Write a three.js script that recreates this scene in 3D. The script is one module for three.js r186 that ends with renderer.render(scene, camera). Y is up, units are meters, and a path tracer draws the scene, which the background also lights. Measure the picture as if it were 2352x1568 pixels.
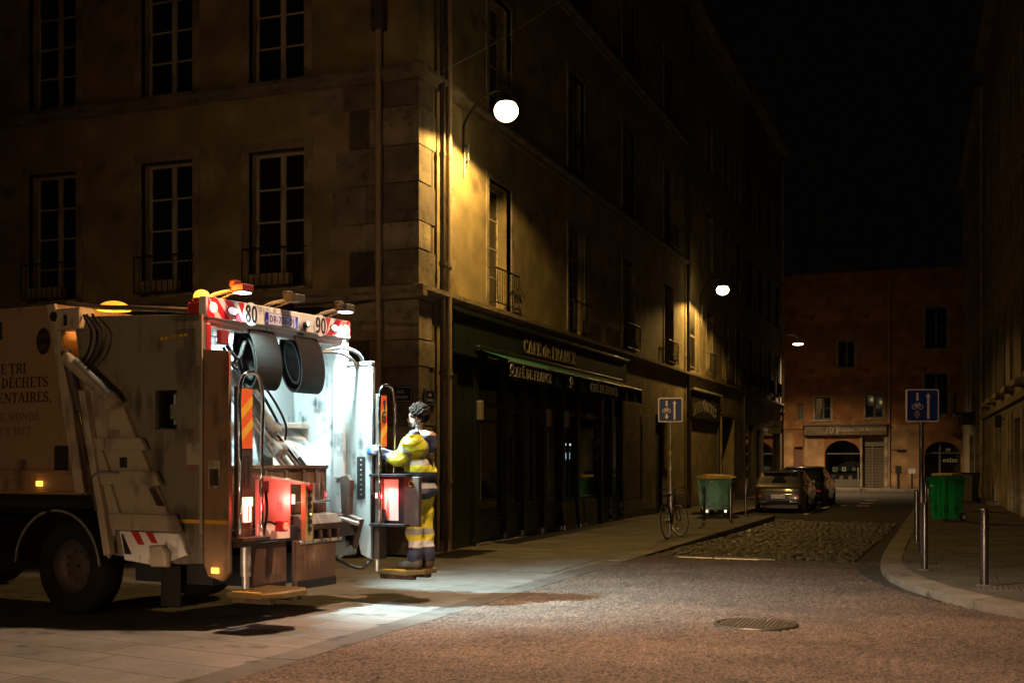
import * as THREE from 'three';
import { mergeGeometries, toCreasedNormals } from 'three/addons/utils/BufferGeometryUtils.js';
import { RoundedBoxGeometry } from 'three/addons/geometries/RoundedBoxGeometry.js';
import { TextGeometry } from 'three/addons/geometries/TextGeometry.js';
import { FontLoader } from 'three/addons/loaders/FontLoader.js';
import { RectAreaLightUniformsLib } from 'three/addons/lights/RectAreaLightUniformsLib.js';

// ---------- camera, sky, moonlight, exposure ----------
const scene = new THREE.Scene();
const camera = new THREE.PerspectiveCamera(31.83, 2352 / 1568, 0.1, 600);
camera.position.set(8.54, 1.6, 18.38);
camera.rotation.y = 20.43 * Math.PI / 180;
camera.setViewOffset(2352, 1568, 0, -273, 2352, 1568);
camera.updateMatrixWorld();
const renderer = new THREE.WebGLRenderer({ antialias: true });
renderer.toneMapping = THREE.LinearToneMapping;
renderer.toneMappingExposure = 1.0;
renderer.shadowMap.enabled = true;
RectAreaLightUniformsLib.init();
{
  const d = new Float32Array(8 * 4 * 4);
  for (let i = 0; i < 32; i++) d.set([0.0011, 0.0008, 0.0006, 1], i * 4);
  const sky = new THREE.DataTexture(d, 8, 4, THREE.RGBAFormat, THREE.FloatType);
  sky.mapping = THREE.EquirectangularReflectionMapping; sky.needsUpdate = true;
  scene.background = sky; scene.environment = sky;
  const moon = new THREE.DirectionalLight(0xfff2dd, 0.002);
  moon.name = 'moonlight'; moon.position.set(20, 60, 40); moon.castShadow = true;
  Object.assign(moon.shadow.camera, { left: -60, right: 60, top: 60, bottom: -60, far: 200 });
  scene.add(moon); scene.add(moon.target);
}
const WARM = [1.0, 0.60, 0.17], AMBER = [1.0, 0.42, 0.04], COOL = [0.62, 0.93, 1.0], RED = [1.0, 0.06, 0.05], HEAD = [1.0, 0.66, 0.42];
const LAMP = { near: 75, far: 60, end: 430, street: 60, head: 4200, stray: 95, hung: 560, work: 250, hopper: 90, beacon: 5, tail: 0.6 };

// ---------- helpers ----------
let seed = 7; const rnd = () => { seed = (seed * 1664525 + 1013904223) >>> 0; return seed / 4294967296; };
const rr = (a, b) => a + (b - a) * rnd();
const V = (x, y, z) => new THREE.Vector3(x, y, z);
const hash = (x, y) => { let h = (x * 374761393 + y * 668265263) | 0; h = Math.imul(h ^ (h >>> 13), 1274126177); return ((h ^ (h >>> 16)) >>> 0) / 4294967296; };
const sm = t => t * t * (3 - 2 * t);
function vn(x, y, p) { const i = Math.floor(x), j = Math.floor(y), u = sm(x - i), v = sm(y - j), w = k => ((k % p) + p) % p;
  const a = hash(w(i), w(j)), b = hash(w(i + 1), w(j)), c = hash(w(i), w(j + 1)), d = hash(w(i + 1), w(j + 1)); return a + (b - a) * u + (c - a) * v + (a - b - c + d) * u * v; }
function fbm(x, y, p, o = 4) { let s = 0, a = 0.5, n = 0; for (let k = 0; k < o; k++) { s += a * vn(x, y, p); n += a; x *= 2; y *= 2; p *= 2; a *= 0.5; } return s / n; }
function tex(size, metres, fn, srgb = false) {
  const d = new Uint8Array(size * size * 4);
  for (let j = 0; j < size; j++) for (let i = 0; i < size; i++) { const v = fn(i / size, j / size), o = (j * size + i) * 4, a = Array.isArray(v) ? v : [v, v, v];
    for (let k = 0; k < 3; k++) d[o + k] = Math.max(0, Math.min(255, a[k] * 255)); d[o + 3] = 255; }
  const t = new THREE.DataTexture(d, size, size); t.wrapS = t.wrapT = THREE.RepeatWrapping; t.magFilter = THREE.LinearFilter; t.minFilter = THREE.LinearMipmapLinearFilter; t.generateMipmaps = true;
  t.repeat.set(1 / metres, 1 / metres); if (srgb) t.colorSpace = THREE.SRGBColorSpace; t.needsUpdate = true; return t;
}
const cl = (v, a = 0, b = 1) => Math.max(a, Math.min(b, v));
const TX = {
  plaster: tex(512, 3.1, (u, v) => cl(0.60 + 0.38 * fbm(u * 6, v * 6, 6, 6) + 0.10 * (fbm(u * 3, v * 3, 3, 3) - 0.5) - 0.25 * cl((fbm(u * 5 + 3, v * 5, 5, 5) - 0.66) * 6)), true),
  plasterB: tex(512, 1.3, (u, v) => fbm(u * 24, v * 24, 24, 5)),
  stone: tex(512, 1.7, (u, v) => cl(0.55 + 0.5 * fbm(u * 5, v * 5, 5, 6) - 0.15 * cl((fbm(u * 14, v * 14 + 2, 14, 4) - 0.58) * 4)), true),
  stoneB: tex(512, 0.9, (u, v) => fbm(u * 18, v * 18, 18, 5)),
  grit: tex(1024, 2.6, (u, v) => cl(0.42 + 0.62 * vn(u * 170, v * 170, 170) * (0.5 + 0.5 * vn(u * 420, v * 420, 420)) + 0.22 * (fbm(u * 6, v * 6, 6, 4) - 0.5)), true),
  gritB: tex(1024, 2.6, (u, v) => cl(0.55 * vn(u * 150, v * 150, 150) + 0.30 * vn(u * 330 + 5, v * 330, 330) + 0.25 * fbm(u * 30, v * 30, 30, 2))),
  conc: tex(512, 2.3, (u, v) => cl(0.66 + 0.30 * fbm(u * 6, v * 6, 6, 6) + 0.12 * (vn(u * 180, v * 180, 180) - 0.5) - 0.4 * cl((fbm(u * 7 + 2, v * 7, 7, 4) - 0.68) * 5)), true),
  concB: tex(512, 1.1, (u, v) => 0.5 * fbm(u * 30, v * 30, 30, 3) + 0.5 * vn(u * 160, v * 160, 160)),
  dirt: tex(512, 1.2, (u, v) => { const s = fbm(u * 40, v * 3, 40, 3), b = fbm(u * 6, v * 6, 6, 6), k = cl((b * 0.65 + s * 0.4 - 0.45) * 3.2); return [0.62 + 0.38 * k, 0.52 + 0.48 * k, 0.42 + 0.58 * k]; }, true),
  grime: tex(512, 1.5, (u, v) => { const b = fbm(u * 8, v * 8, 8, 6), s = fbm(u * 30 + 4, v * 4, 30, 3), k = cl(1.08 - 2.6 * cl(b * 0.7 + s * 0.35 - 0.53)); return [k, k * 0.985, k * 0.96]; }, true),
  soft: tex(512, 1.9, (u, v) => { const b = fbm(u * 7, v * 7, 7, 6), s = fbm(u * 26 + 4, v * 3, 26, 3), k = cl(1.02 - 0.75 * cl(b * 0.6 + s * 0.45 - 0.5) * 2); return [k, k * 0.985, k * 0.95]; }, true),
  metalB: tex(256, 0.6, (u, v) => fbm(u * 8, v * 8, 8, 5)),
  weave: tex(256, 0.05, (u, v) => 0.5 + 0.25 * Math.sin(u * 50) + 0.25 * Math.sin(v * 50)),
  cloth: tex(256, 0.7, (u, v) => fbm(u * 7, v * 7, 7, 4)),
  wood: tex(256, 1.0, (u, v) => cl(0.6 + 0.45 * fbm(u * 50, v * 3, 50, 4)), true),
};
function M(c, rough = 0.8, o = {}) { const m = new THREE.MeshPhysicalMaterial({ roughness: rough, metalness: 0 }); m.color.setRGB(...c); if (o.emit) { m.emissive.setRGB(...o.emit); m.emissiveIntensity = 1; delete o.emit; } Object.assign(m, o); return m; }
function uvBox(g) {   // uv in metres, from the side each face looks to
  if (!g.attributes.normal) g.computeVertexNormals();
  const p = g.attributes.position, n = g.attributes.normal, uv = new Float32Array(p.count * 2);
  for (let i = 0; i < p.count; i++) { const ax = Math.abs(n.getX(i)), ay = Math.abs(n.getY(i)), az = Math.abs(n.getZ(i)), x = p.getX(i), y = p.getY(i), z = p.getZ(i);
    if (ay >= ax && ay >= az) { uv[2 * i] = x; uv[2 * i + 1] = z; } else if (ax >= az) { uv[2 * i] = z; uv[2 * i + 1] = y; } else { uv[2 * i] = x; uv[2 * i + 1] = y; } }
  g.setAttribute('uv', new THREE.BufferAttribute(uv, 2)); return g;
}
const box = (x0, x1, y0, y1, z0, z1) => { const g = new THREE.BoxGeometry(Math.abs(x1 - x0), Math.abs(y1 - y0), Math.abs(z1 - z0)); g.translate((x0 + x1) / 2, (y0 + y1) / 2, (z0 + z1) / 2); return uvBox(g); };
const rbox = (x0, x1, y0, y1, z0, z1, r = 0.01, s = 2) => { const g = new RoundedBoxGeometry(Math.abs(x1 - x0), Math.abs(y1 - y0), Math.abs(z1 - z0), s, r); g.translate((x0 + x1) / 2, (y0 + y1) / 2, (z0 + z1) / 2); return uvBox(g); };
const cyl = (a, b, r0, r1 = r0, n = 16) => { const d = b.clone().sub(a), g = new THREE.CylinderGeometry(r1, r0, d.length(), n); g.applyQuaternion(new THREE.Quaternion().setFromUnitVectors(V(0, 1, 0), d.clone().normalize())); g.translate((a.x + b.x) / 2, (a.y + b.y) / 2, (a.z + b.z) / 2); return uvBox(g); };
const tube = (pts, r, seg = 24, n = 8, closed = false) => uvBox(new THREE.TubeGeometry(new THREE.CatmullRomCurve3(pts, closed), seg, r, n, closed));
const poly = (pts, z0, z1, bevel = 0, holes = []) => { const s = new THREE.Shape(pts.map(p => new THREE.Vector2(...p))); for (const h of holes) s.holes.push(new THREE.Path(h.map(p => new THREE.Vector2(...p))));
  const g = new THREE.ExtrudeGeometry(s, { depth: z1 - z0 - 2 * bevel, bevelEnabled: bevel > 0, bevelSize: bevel, bevelThickness: bevel, bevelOffset: -bevel, bevelSegments: 2, curveSegments: 20 }); g.translate(0, 0, z0 + bevel); return uvBox(g); };
const rect = (x0, x1, y0, y1) => [[x0, y0], [x1, y0], [x1, y1], [x0, y1]];
const mg = l => mergeGeometries(l.map(g => { const h = g.index ? g.toNonIndexed() : g; for (const k of Object.keys(h.attributes)) if (!['position', 'normal', 'uv'].includes(k)) h.deleteAttribute(k); return h; }));
function prism4(c, y0, y1) {   // four corners [x,z] seen from above, counter-clockwise or not
  const P = [], q = (a, b, cc, d) => P.push(...a, ...b, ...cc, ...a, ...cc, ...d); let A = 0; for (let i = 0; i < 4; i++) { const a = c[i], b = c[(i + 1) % 4]; A += a[0] * b[1] - b[0] * a[1]; }
  const k = A > 0 ? [...c].reverse() : c, T = k.map(p => [p[0], p[2] ?? y1, p[1]]), Bt = k.map(p => [p[0], y0, p[1]]);
  q(T[0], T[1], T[2], T[3]); q(Bt[3], Bt[2], Bt[1], Bt[0]); for (let i = 0; i < 4; i++) { const j = (i + 1) % 4; q(T[i], Bt[i], Bt[j], T[j]); }
  const g = new THREE.BufferGeometry(); g.setAttribute('position', new THREE.BufferAttribute(new Float32Array(P), 3)); g.computeVertexNormals(); return uvBox(g);
}
const used = {};
const numbered = n => { const k = used[n] = (used[n] ?? -1) + 1; return k ? n + '_' + String(k).padStart(3, '0') : n; };
function shadows(o) { o.castShadow = o.receiveShadow = true; return o; }
function part(name, g, m, parent, label) { const o = shadows(new THREE.Mesh(Array.isArray(g) ? mg(g) : g, m)); o.name = name; if (label) o.userData.label = label; parent.add(o); return o; }
function thing(name, label, category, pos = [0, 0, 0], turn = 0, group) { const o = new THREE.Group(); o.name = numbered(name); o.position.set(...pos); o.rotation.y = turn; o.userData = { label, category }; if (group) o.userData.group = group; scene.add(o); return o; }
function one(name, g, m, label, category, group) { const o = part(numbered(name), g, m, scene, label); o.userData.category = category; if (group) o.userData.group = group; return o; }
function struct(name, g, m) { const o = g ? part(numbered(name), g, m, scene) : new THREE.Group(); if (!g) { o.name = numbered(name); scene.add(o); } o.userData.kind = 'structure'; return o; }
function canvas(w, h, draw) { const c = document.createElement('canvas'); c.width = w; c.height = h; const x = c.getContext('2d'); draw(x, w, h); const t = new THREE.CanvasTexture(c); t.colorSpace = THREE.SRGBColorSpace; return t; }
function flat(w, h, t = 0.002) { return new THREE.BoxGeometry(w, h, t); }   // full-sheet uv on each face, for print
function spot(parent, pos, to, angle, pen, I, c, r = 3, name = 'lamp_light') { const l = new THREE.SpotLight(0xffffff, I, 0, angle, pen, 2); l.color.setRGB(...c); l.position.set(...pos); l.target.position.set(...to); l.castShadow = true; l.shadow.radius = r; l.name = name; parent.add(l); parent.add(l.target); return l; }
function point(parent, pos, I, c, r = 1.5, name = 'lamp_light') { const l = new THREE.PointLight(0xffffff, I, 0, 2); l.color.setRGB(...c); l.position.set(...pos); l.castShadow = true; l.shadow.radius = r; l.name = name; parent.add(l); return l; }
const font = await new FontLoader().loadAsync('fonts/droid/droid_serif_bold.typeface.json');
const sans = await new FontLoader().loadAsync('fonts/droid/droid_sans_bold.typeface.json');
function text(s, size, depth = 0.01, f = font) { const g = new TextGeometry(s, { font: f, size, depth, curveSegments: 3, bevelEnabled: false }); g.computeBoundingBox(); const b = g.boundingBox; g.translate(-(b.min.x + b.max.x) / 2, -(b.min.y + b.max.y) / 2, 0); return uvBox(g); }
const RY = (g, a, x = 0, y = 0, z = 0) => { g.rotateY(a); g.translate(x, y, z); return g; };

// ---------- materials ----------
const MT = {
  plasterY: M([0.46, 0.36, 0.17], 0.93, { map: TX.plaster, bumpMap: TX.plasterB, bumpScale: 0.004 }),
  plasterG: M([0.33, 0.27, 0.17], 0.93, { map: TX.plaster, bumpMap: TX.plasterB, bumpScale: 0.004 }),
  plasterO: M([0.42, 0.19, 0.065], 0.94, { map: TX.plaster, bumpMap: TX.plasterB, bumpScale: 0.004 }),
  plasterP: M([0.52, 0.32, 0.16], 0.94, { map: TX.plaster, bumpMap: TX.plasterB, bumpScale: 0.004 }),
  surround: M([0.42, 0.34, 0.21], 0.9, { map: TX.stone, bumpMap: TX.stoneB, bumpScale: 0.003 }),
  stones: [[0.36, 0.29, 0.19], [0.31, 0.25, 0.17], [0.40, 0.33, 0.22], [0.24, 0.19, 0.13]].map(c => M(c, 0.92, { map: TX.stone, bumpMap: TX.stoneB, bumpScale: 0.009 })),
  joint: M([0.13, 0.105, 0.075], 0.95, { map: TX.stone }),
  frame: M([0.42, 0.38, 0.30], 0.6, { map: TX.grime }),
  frameG: M([0.10, 0.10, 0.09], 0.6),
  glass: M([0.012, 0.013, 0.014], 0.06, { clearcoat: 0.4 }),
  pane: M([0.9, 0.93, 0.92], 0.03, { transmission: 1, thickness: 0, ior: 1.45 }),
  iron: M([0.025, 0.022, 0.02], 0.5, { metalness: 0.5 }),
  pipe: M([0.34, 0.27, 0.18], 0.6, { map: TX.grime }),
  pipeD: M([0.07, 0.055, 0.045], 0.55, { map: TX.grime }),
  dark: M([0.012, 0.012, 0.012], 0.85),
  cable: M([0.02, 0.018, 0.016], 0.7),
  asphalt: M([0.23, 0.155, 0.112], 0.93, { map: TX.grit, bumpMap: TX.gritB, bumpScale: 0.012, vertexColors: true }),
  tar: M([0.06, 0.05, 0.042], 0.93, { map: TX.grit, bumpMap: TX.gritB, bumpScale: 0.012 }),
  conc: [[0.235, 0.215, 0.19], [0.21, 0.195, 0.172], [0.255, 0.235, 0.205]].map(c => M(c, 0.82, { map: TX.conc, bumpMap: TX.concB, bumpScale: 0.004 })),
  concD: M([0.14, 0.125, 0.107], 0.85, { map: TX.conc, bumpMap: TX.concB, bumpScale: 0.004 }),
  kerb: [[0.30, 0.255, 0.20], [0.26, 0.22, 0.175]].map(c => M(c, 0.86, { map: TX.conc, bumpMap: TX.concB, bumpScale: 0.005 })),
  paver: [[0.135, 0.115, 0.085], [0.115, 0.098, 0.074], [0.155, 0.13, 0.096]].map(c => M(c, 0.9, { map: TX.conc, bumpMap: TX.concB, bumpScale: 0.006 })),
  cobble: [[0.125, 0.10, 0.075], [0.095, 0.08, 0.062], [0.18, 0.145, 0.105], [0.11, 0.095, 0.08]].map(c => M(c, 0.46, { map: TX.stone, bumpMap: TX.stoneB, bumpScale: 0.006 })),
  bed: M([0.045, 0.037, 0.03], 0.97, { map: TX.conc }),
  paint: M([0.62, 0.60, 0.52], 0.7, { map: TX.grime }), paintY: M([0.85, 0.70, 0.34], 0.6, { map: TX.grime }),
  castIron: M([0.05, 0.04, 0.03], 0.45, { metalness: 0.6 }),
  steel: M([0.55, 0.55, 0.55], 0.25, { metalness: 1 }), chrome: M([0.75, 0.75, 0.75], 0.12, { metalness: 1 }),
  galv: M([0.42, 0.42, 0.41], 0.42, { metalness: 0.7, map: TX.grime }),
  bollard: M([0.10, 0.09, 0.085], 0.27, { metalness: 0.85 }),
  // truck
  cream: M([0.40, 0.34, 0.26], 0.5, { map: TX.soft, clearcoat: 0.15 }),
  greyPaint: M([0.20, 0.18, 0.14], 0.5, { map: TX.soft, clearcoat: 0.15 }),
  taupe: M([0.26, 0.165, 0.10], 0.5, { map: TX.soft }),
  inner: M([0.52, 0.55, 0.56], 0.6, { map: TX.grime, bumpMap: TX.metalB, bumpScale: 0.003 }),
  wing: M([0.21, 0.235, 0.23], 0.45, { map: TX.grime }),
  rust: M([0.17, 0.108, 0.062], 0.75, { map: TX.dirt, bumpMap: TX.metalB, bumpScale: 0.004 }),
  rustD: M([0.085, 0.06, 0.042], 0.8, { map: TX.dirt, bumpMap: TX.metalB, bumpScale: 0.004 }),
  rubber: M([0.012, 0.010, 0.008], 0.8, { specularIntensity: 0.5, bumpMap: TX.metalB, bumpScale: 0.002 }),
  black: M([0.015, 0.015, 0.016], 0.5), blackM: M([0.03, 0.03, 0.03], 0.35, { metalness: 0.6 }),
  white: M([0.72, 0.71, 0.68], 0.5, { map: TX.grime }), red: M([0.42, 0.02, 0.03], 0.45), orange: M([0.72, 0.12, 0.03], 0.5), yellow: M([0.72, 0.42, 0.04], 0.5, { map: TX.grime }),
  gold: M([0.24, 0.17, 0.065], 0.42, { metalness: 0.7, map: TX.grime }),
  hydr: M([0.30, 0.33, 0.34], 0.4, { map: TX.grime, metalness: 0.2 }),
};
const side = s => new THREE.Matrix4();

// ---------- ground ----------
{
  struct('ground', box(-250, 250, -0.5, -0.16, -250, 250), MT.tar);
  const axis = (a, b, s, far) => { const r = []; for (let v = a; v < b; v += s) r.push(v); r.push(b); for (const f of far) r.push(f); return r; };
  const xs = axis(3.6, 10.6, 0.0225, [10.8, 11.2, 12, 13, 14, 16, 20, 28, 40]), zs = axis(-1.15, 11.6, 0.0225, [11.8, 12.2, 13, 14, 16, 18, 20, 24, 30, 40, 60]);
  const P = [], C = [], I = [], U = [];
  for (const z of zs) for (const x of xs) {
    const near = x < 10.62 && z < 11.62 && x > 3.61 && z > -1.14; P.push(x, near ? 0.019 * (vn(x * 19 + 3, z * 19 + 50, 4096) - 0.5) + 0.015 * (vn(x * 37 + 13, z * 37 + 80, 4096) - 0.5) + 0.010 * (fbm(x * 1.1 + 8, z * 1.1 + 20, 512, 3) - 0.55) : 0, z); U.push(x, z);
    const n = fbm(x * 0.5 + 40, z * 0.9 + 40, 512, 4), st = fbm(x * 0.25 + 9, z * 1.6 + 30, 512, 3), pat = cl((fbm(x * 0.8 + 70, z * 1.7 + 11, 512, 4) - 0.56) * 7);
    const k = 0.80 + 0.30 * n + 0.24 * (st - 0.5) - 0.20 * pat, w = 0.06 * (fbm(x * 0.3 + 5, z * 0.3 + 77, 512, 3) - 0.5);
    C.push(k * (1 + w), k, k * (1 - w));
  }
  const nx = xs.length; for (let j = 0; j + 1 < zs.length; j++) for (let i = 0; i + 1 < nx; i++) { const a = j * nx + i; I.push(a, a + nx, a + 1, a + 1, a + nx, a + nx + 1); }
  const g = new THREE.BufferGeometry(); g.setAttribute('position', new THREE.Float32BufferAttribute(P, 3)); g.setAttribute('color', new THREE.Float32BufferAttribute(C, 3)); g.setAttribute('uv', new THREE.Float32BufferAttribute(U, 2)); g.setIndex(I); g.computeVertexNormals();
  struct('asphalt_crossing', g, MT.asphalt);
  struct('far_road', mg([box(1.95, 7.1, -0.3, -0.12, -60, -16.2), box(-40, 40, -0.3, -0.121, -60, -46)]), MT.tar);
}
// pavement of long concrete planks laid askew, with a border strip along the asphalt
{
  const pv = struct('pavement'); const sh = 0.2, W = 0.52;
  part('bedding', mg([box(-30, 3.6, -0.16, -0.03, 0.01, 40), box(0.01, 3.28, -0.16, -0.03, -16.4, 0.0), box(0.01, 1.95, -0.16, -0.03, -45, -16.4)]), MT.bed, pv);
  let n = 0;
  const slab = (x0, x1, z0) => { const f = x => z0 + sh * (x - 3.28), g = 0.004, dy = 0; n++;
    part('slab', prism4([[x0 + g, f(x0) + g], [x1 - g, f(x1) + g], [x1 - g, f(x1) + W - g], [x0 + g, f(x0) + W - g]], -0.05, dy), MT.conc[Math.floor(rnd() * 3)], pv); };
  for (let z = -16.0; z < 13; z += W) {
    const open = z - 0.66 > 0.02 ? Math.max(-12, -(z - 0.02) / sh + 3.28 + 0.1) : 0.02;
    let x = 3.28, first = rr(0.5, 1.5);
    while (x > open + 0.02) { const l = x === 3.28 ? first : rr(1.5, 2.2); let a = Math.max(open, x - l); if (a - open < 0.35) a = open; if (z > 5 && x < -4) a = open; slab(a, x, z); x = a; }
  }
  part('far_paving', prism4([[-30, 13 - 0.656 - 6], [3.28, 13], [3.28, 40], [-30, 40]], -0.06, -0.001), MT.conc[0], pv);
  part('narrow_paving', box(0.01, 1.95, -0.06, 0, -45, -16.42), MT.paver[0], pv);
  for (let z = -1.0; z < 13; z += 1.0) part('border_slab', prism4([[3.285, z + 0.004], [3.598, z + 0.004], [3.598, z + 0.996], [3.285, z + 0.996]], -0.12, rr(0.001, 0.005)), MT.concD, pv);
  // kerb stones towards the cobbles
  for (let z = -16.4; z < -1.05; z += 1.023) part('kerb_stone', rbox(3.29, 3.61, -0.2, 0.012, z + 0.004, z + 1.019, 0.014), MT.kerb[Math.floor(rnd() * 2)], pv);
  for (let z = -45; z < -16.5; z += 1.1) part('kerb_stone', rbox(1.95, 2.18, -0.2, 0.008, z + 0.004, z + 1.096, 0.014), MT.kerb[Math.floor(rnd() * 2)], pv);
  part('kerb_stone', rbox(2.18, 3.6, -0.2, 0.01, -16.64, -16.41, 0.014), MT.kerb[0], pv);
}
// cobbled carriageway dipping from the crossing
const dip = z => -0.12 * cl((-1.2 - z) / 9);
{
  const st = struct('cobbled_street');
  { const a = []; for (let z = -16.2; z < -1.16; z += 1.004) a.push(prism4([[3.6, z, dip(z) - 0.03], [7.04, z, dip(z) - 0.03], [7.04, Math.min(-1.16, z + 1.004), dip(Math.min(-1.16, z + 1.004)) - 0.03], [3.6, Math.min(-1.16, z + 1.004), dip(Math.min(-1.16, z + 1.004)) - 0.03]], -0.3, 0)); part('sand_bed', mg(a), MT.bed, st); }
  const geos = [0, 1, 2, 3].map(() => {   // a sett with a worn, rounded head, unit size
    const rings = [[1, 0, 0.98], [1, 0.55, 1], [0.86, 0.85, 0.9], [0.5, 1, 0.5]], P = [], I = [], N = 8;
    rings.forEach(([r, y]) => { for (let i = 0; i < N; i++) { const a = (i + 0.5) / N * Math.PI * 2, c = Math.cos(a), s = Math.sin(a), k = 0.5 * r / Math.pow(Math.pow(Math.abs(c), 5) + Math.pow(Math.abs(s), 5), 0.2); P.push(c * k * rr(0.94, 1.03), y * (y > 0.9 ? rr(0.94, 1.06) : 1), s * k * rr(0.94, 1.03)); } });
    P.push(0, rr(0.98, 1.08), 0);
    for (let k = 0; k < 3; k++) for (let i = 0; i < N; i++) { const a = k * N + i, b = k * N + (i + 1) % N; I.push(a, a + N, b, b, a + N, b + N); }
    for (let i = 0; i < N; i++) I.push(3 * N + i, 4 * N, 3 * N + (i + 1) % N);
    const g = new THREE.BufferGeometry(); g.setAttribute('position', new THREE.Float32BufferAttribute(P, 3)); g.setIndex(I); g.computeVertexNormals(); return uvBox(g);
  });
  const q = new THREE.Quaternion(), all = []; let row = 0;
  for (let z = -1.24; z > -16.1; z -= 0.128, row++) {
    let x = 3.62 + rr(0, 0.04);
    while (x < 6.96) { const w = Math.min(rr(0.12, 0.21), 7.03 - x), wav = 0.035 * Math.sin(x * 2.1 + row * 0.35) + 0.02 * Math.sin(x * 5 + row);
      all.push([x + w / 2, z + wav, w - 0.022, 0.108 + rr(-0.006, 0.004), rr(-0.016, 0.014), rr(-0.06, 0.06), rr(-0.05, 0.05), rr(-0.09, 0.06)]); x += w; }
  }
  all.sort((a, b) => b[1] - a[1]);
  const mat = s => { const m = new THREE.Matrix4(); m.compose(V(s[0], dip(s[1]) - 0.075 + s[4], s[1]), q.clone().setFromEuler(new THREE.Euler(s[7], s[5], s[6])), V(s[2], 0.082, s[3])); return m; };
  all.slice(0, 296).forEach((s, i) => { const o = part('cobble', geos[i % 4], MT.cobble[Math.floor(rnd() * 4)], st); o.applyMatrix4(mat(s)); });
  const rest = all.slice(296), im = MT.cobble.map(() => []); rest.forEach(s => im[Math.floor(rnd() * 4)].push(s));
  im.forEach((l, k) => { const m = shadows(new THREE.InstancedMesh(geos[k], MT.cobble[k], l.length)); l.forEach((s, i) => m.setMatrixAt(i, mat(s))); m.name = 'cobbles'; m.userData.kind = 'stuff'; st.add(m); });
  // worn painted edge line where the cobbles begin
  part('edge_line', prism4([[4.2, -1.13], [4.79, -1.12], [4.79, -1.01], [4.2, -1.06]], 0.001, 0.014), MT.paintY, st);
  part('edge_line', prism4([[4.83, -1.12], [5.8, -1.06], [5.75, -0.97], [4.83, -1.0]], 0.001, 0.014), MT.paintY, st);
}
// raised pavement across the street with curved kerb
const KI = [[7.05, -48], [7.2, -31], [7.36, -8.5], [7.42, -2], [7.46, -0.4], [7.54, 0.8], [7.70, 1.9], [8.0, 3.04], [8.36, 3.95], [8.88, 4.9], [9.3, 5.5], [10.4, 6.7], [12, 8.0], [16, 10.4]];
const KB = [[7.40, -48], [7.5, -31], [7.66, -8.5], [7.72, -2], [7.76, -0.4], [7.88, 0.8], [8.05, 1.75], [8.32, 2.75], [8.62, 3.6], [9.08, 4.45], [9.5, 5.0], [10.6, 6.2], [12.2, 7.5], [16.2, 9.95]];
const along = (L, z) => { for (let i = 0; i + 1 < L.length; i++) if (z >= L[i][1] && z <= L[i + 1][1]) return L[i][0] + (L[i + 1][0] - L[i][0]) * (z - L[i][1]) / (L[i + 1][1] - L[i][1]); return L[L.length - 1][0]; };
{
  const rp = struct('raised_pavement');
  const ci = new THREE.CatmullRomCurve3(KI.map(p => V(p[0], 0, p[1])), false, 'chordal'), cb = new THREE.CatmullRomCurve3(KB.map(p => V(p[0], 0, p[1])), false, 'chordal');
  const A = ci.getSpacedPoints(66), B = cb.getSpacedPoints(66), g = 0.004;
  for (let i = 0; i < 66; i++) { const l = (p, q) => [p.x, p.z], m = (p, q, t) => [p.x + (q.x - p.x) * t, p.z + (q.z - p.z) * t];
    part('kerb_stone', prism4([m(A[i], A[i + 1], g), m(A[i], A[i + 1], 1 - g), m(B[i], B[i + 1], 1 - g), m(B[i], B[i + 1], g)], -0.2, 0.1 + rr(-0.002, 0.002)), MT.kerb[Math.floor(rnd() * 2)], rp); }
  const sub = []; for (let z = -48; z < 9.9; z += 0.58) { const z1 = Math.min(9.9, z + 0.58); sub.push(prism4([[along(KB, z) + 0.002, z], [along(KB, z1) + 0.002, z1], [17, z1], [17, z]], -0.1, 0.078)); }
  part('bedding', mg(sub), MT.bed, rp);
  for (let z = -30; z < 9.6; z += 0.5) { const a = along(KB, z) + 0.006, b = along(KB, z + 0.5) + 0.006; let x = Math.max(a, b) + rr(0.35, 0.9), pa = a, pb = b; const lim = z > -6.2 ? 13 : 10.7;
    while (pa < lim) { part('slab', prism4([[pa, z + 0.005], [pb, z + 0.495], [x - 0.008, z + 0.495], [x - 0.008, z + 0.005]], 0.0, 0.1 + rr(-0.003, 0.003)), MT.paver[Math.floor(rnd() * 3)], rp); pa = pb = x; x += rr(0.7, 1.0); } }
  part('far_paving', prism4([[7.42, -48], [7.51, -30], [11, -30], [11, -48]], 0.0, 0.098), MT.paver[1], rp);
  // tarred gutter strip
  const go = [[6.9, -48], [7.0, -31], [7.04, -12.5], [7.05, -4.2], [7.06, -2], [7.09, -0.4], [7.25, 0.8], [7.5, 1.9], [7.88, 3.04], [8.34, 3.95]], gg = [];
  for (let i = 0; i + 1 < go.length; i++) { const a = go[i], b = go[i + 1], ia = along(KI, a[1]) + 0.01, ib = along(KI, b[1]) + 0.01, y = z => Math.max(dip(z), -0.12) + 0.006; gg.push(prism4([[a[0], a[1], y(a[1])], [b[0], b[1], y(b[1])], [ib, b[1], y(b[1])], [ia, a[1], y(a[1])]], -0.2, 0)); }
  part('gutter', mg(gg), MT.tar, rp);
}
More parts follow.
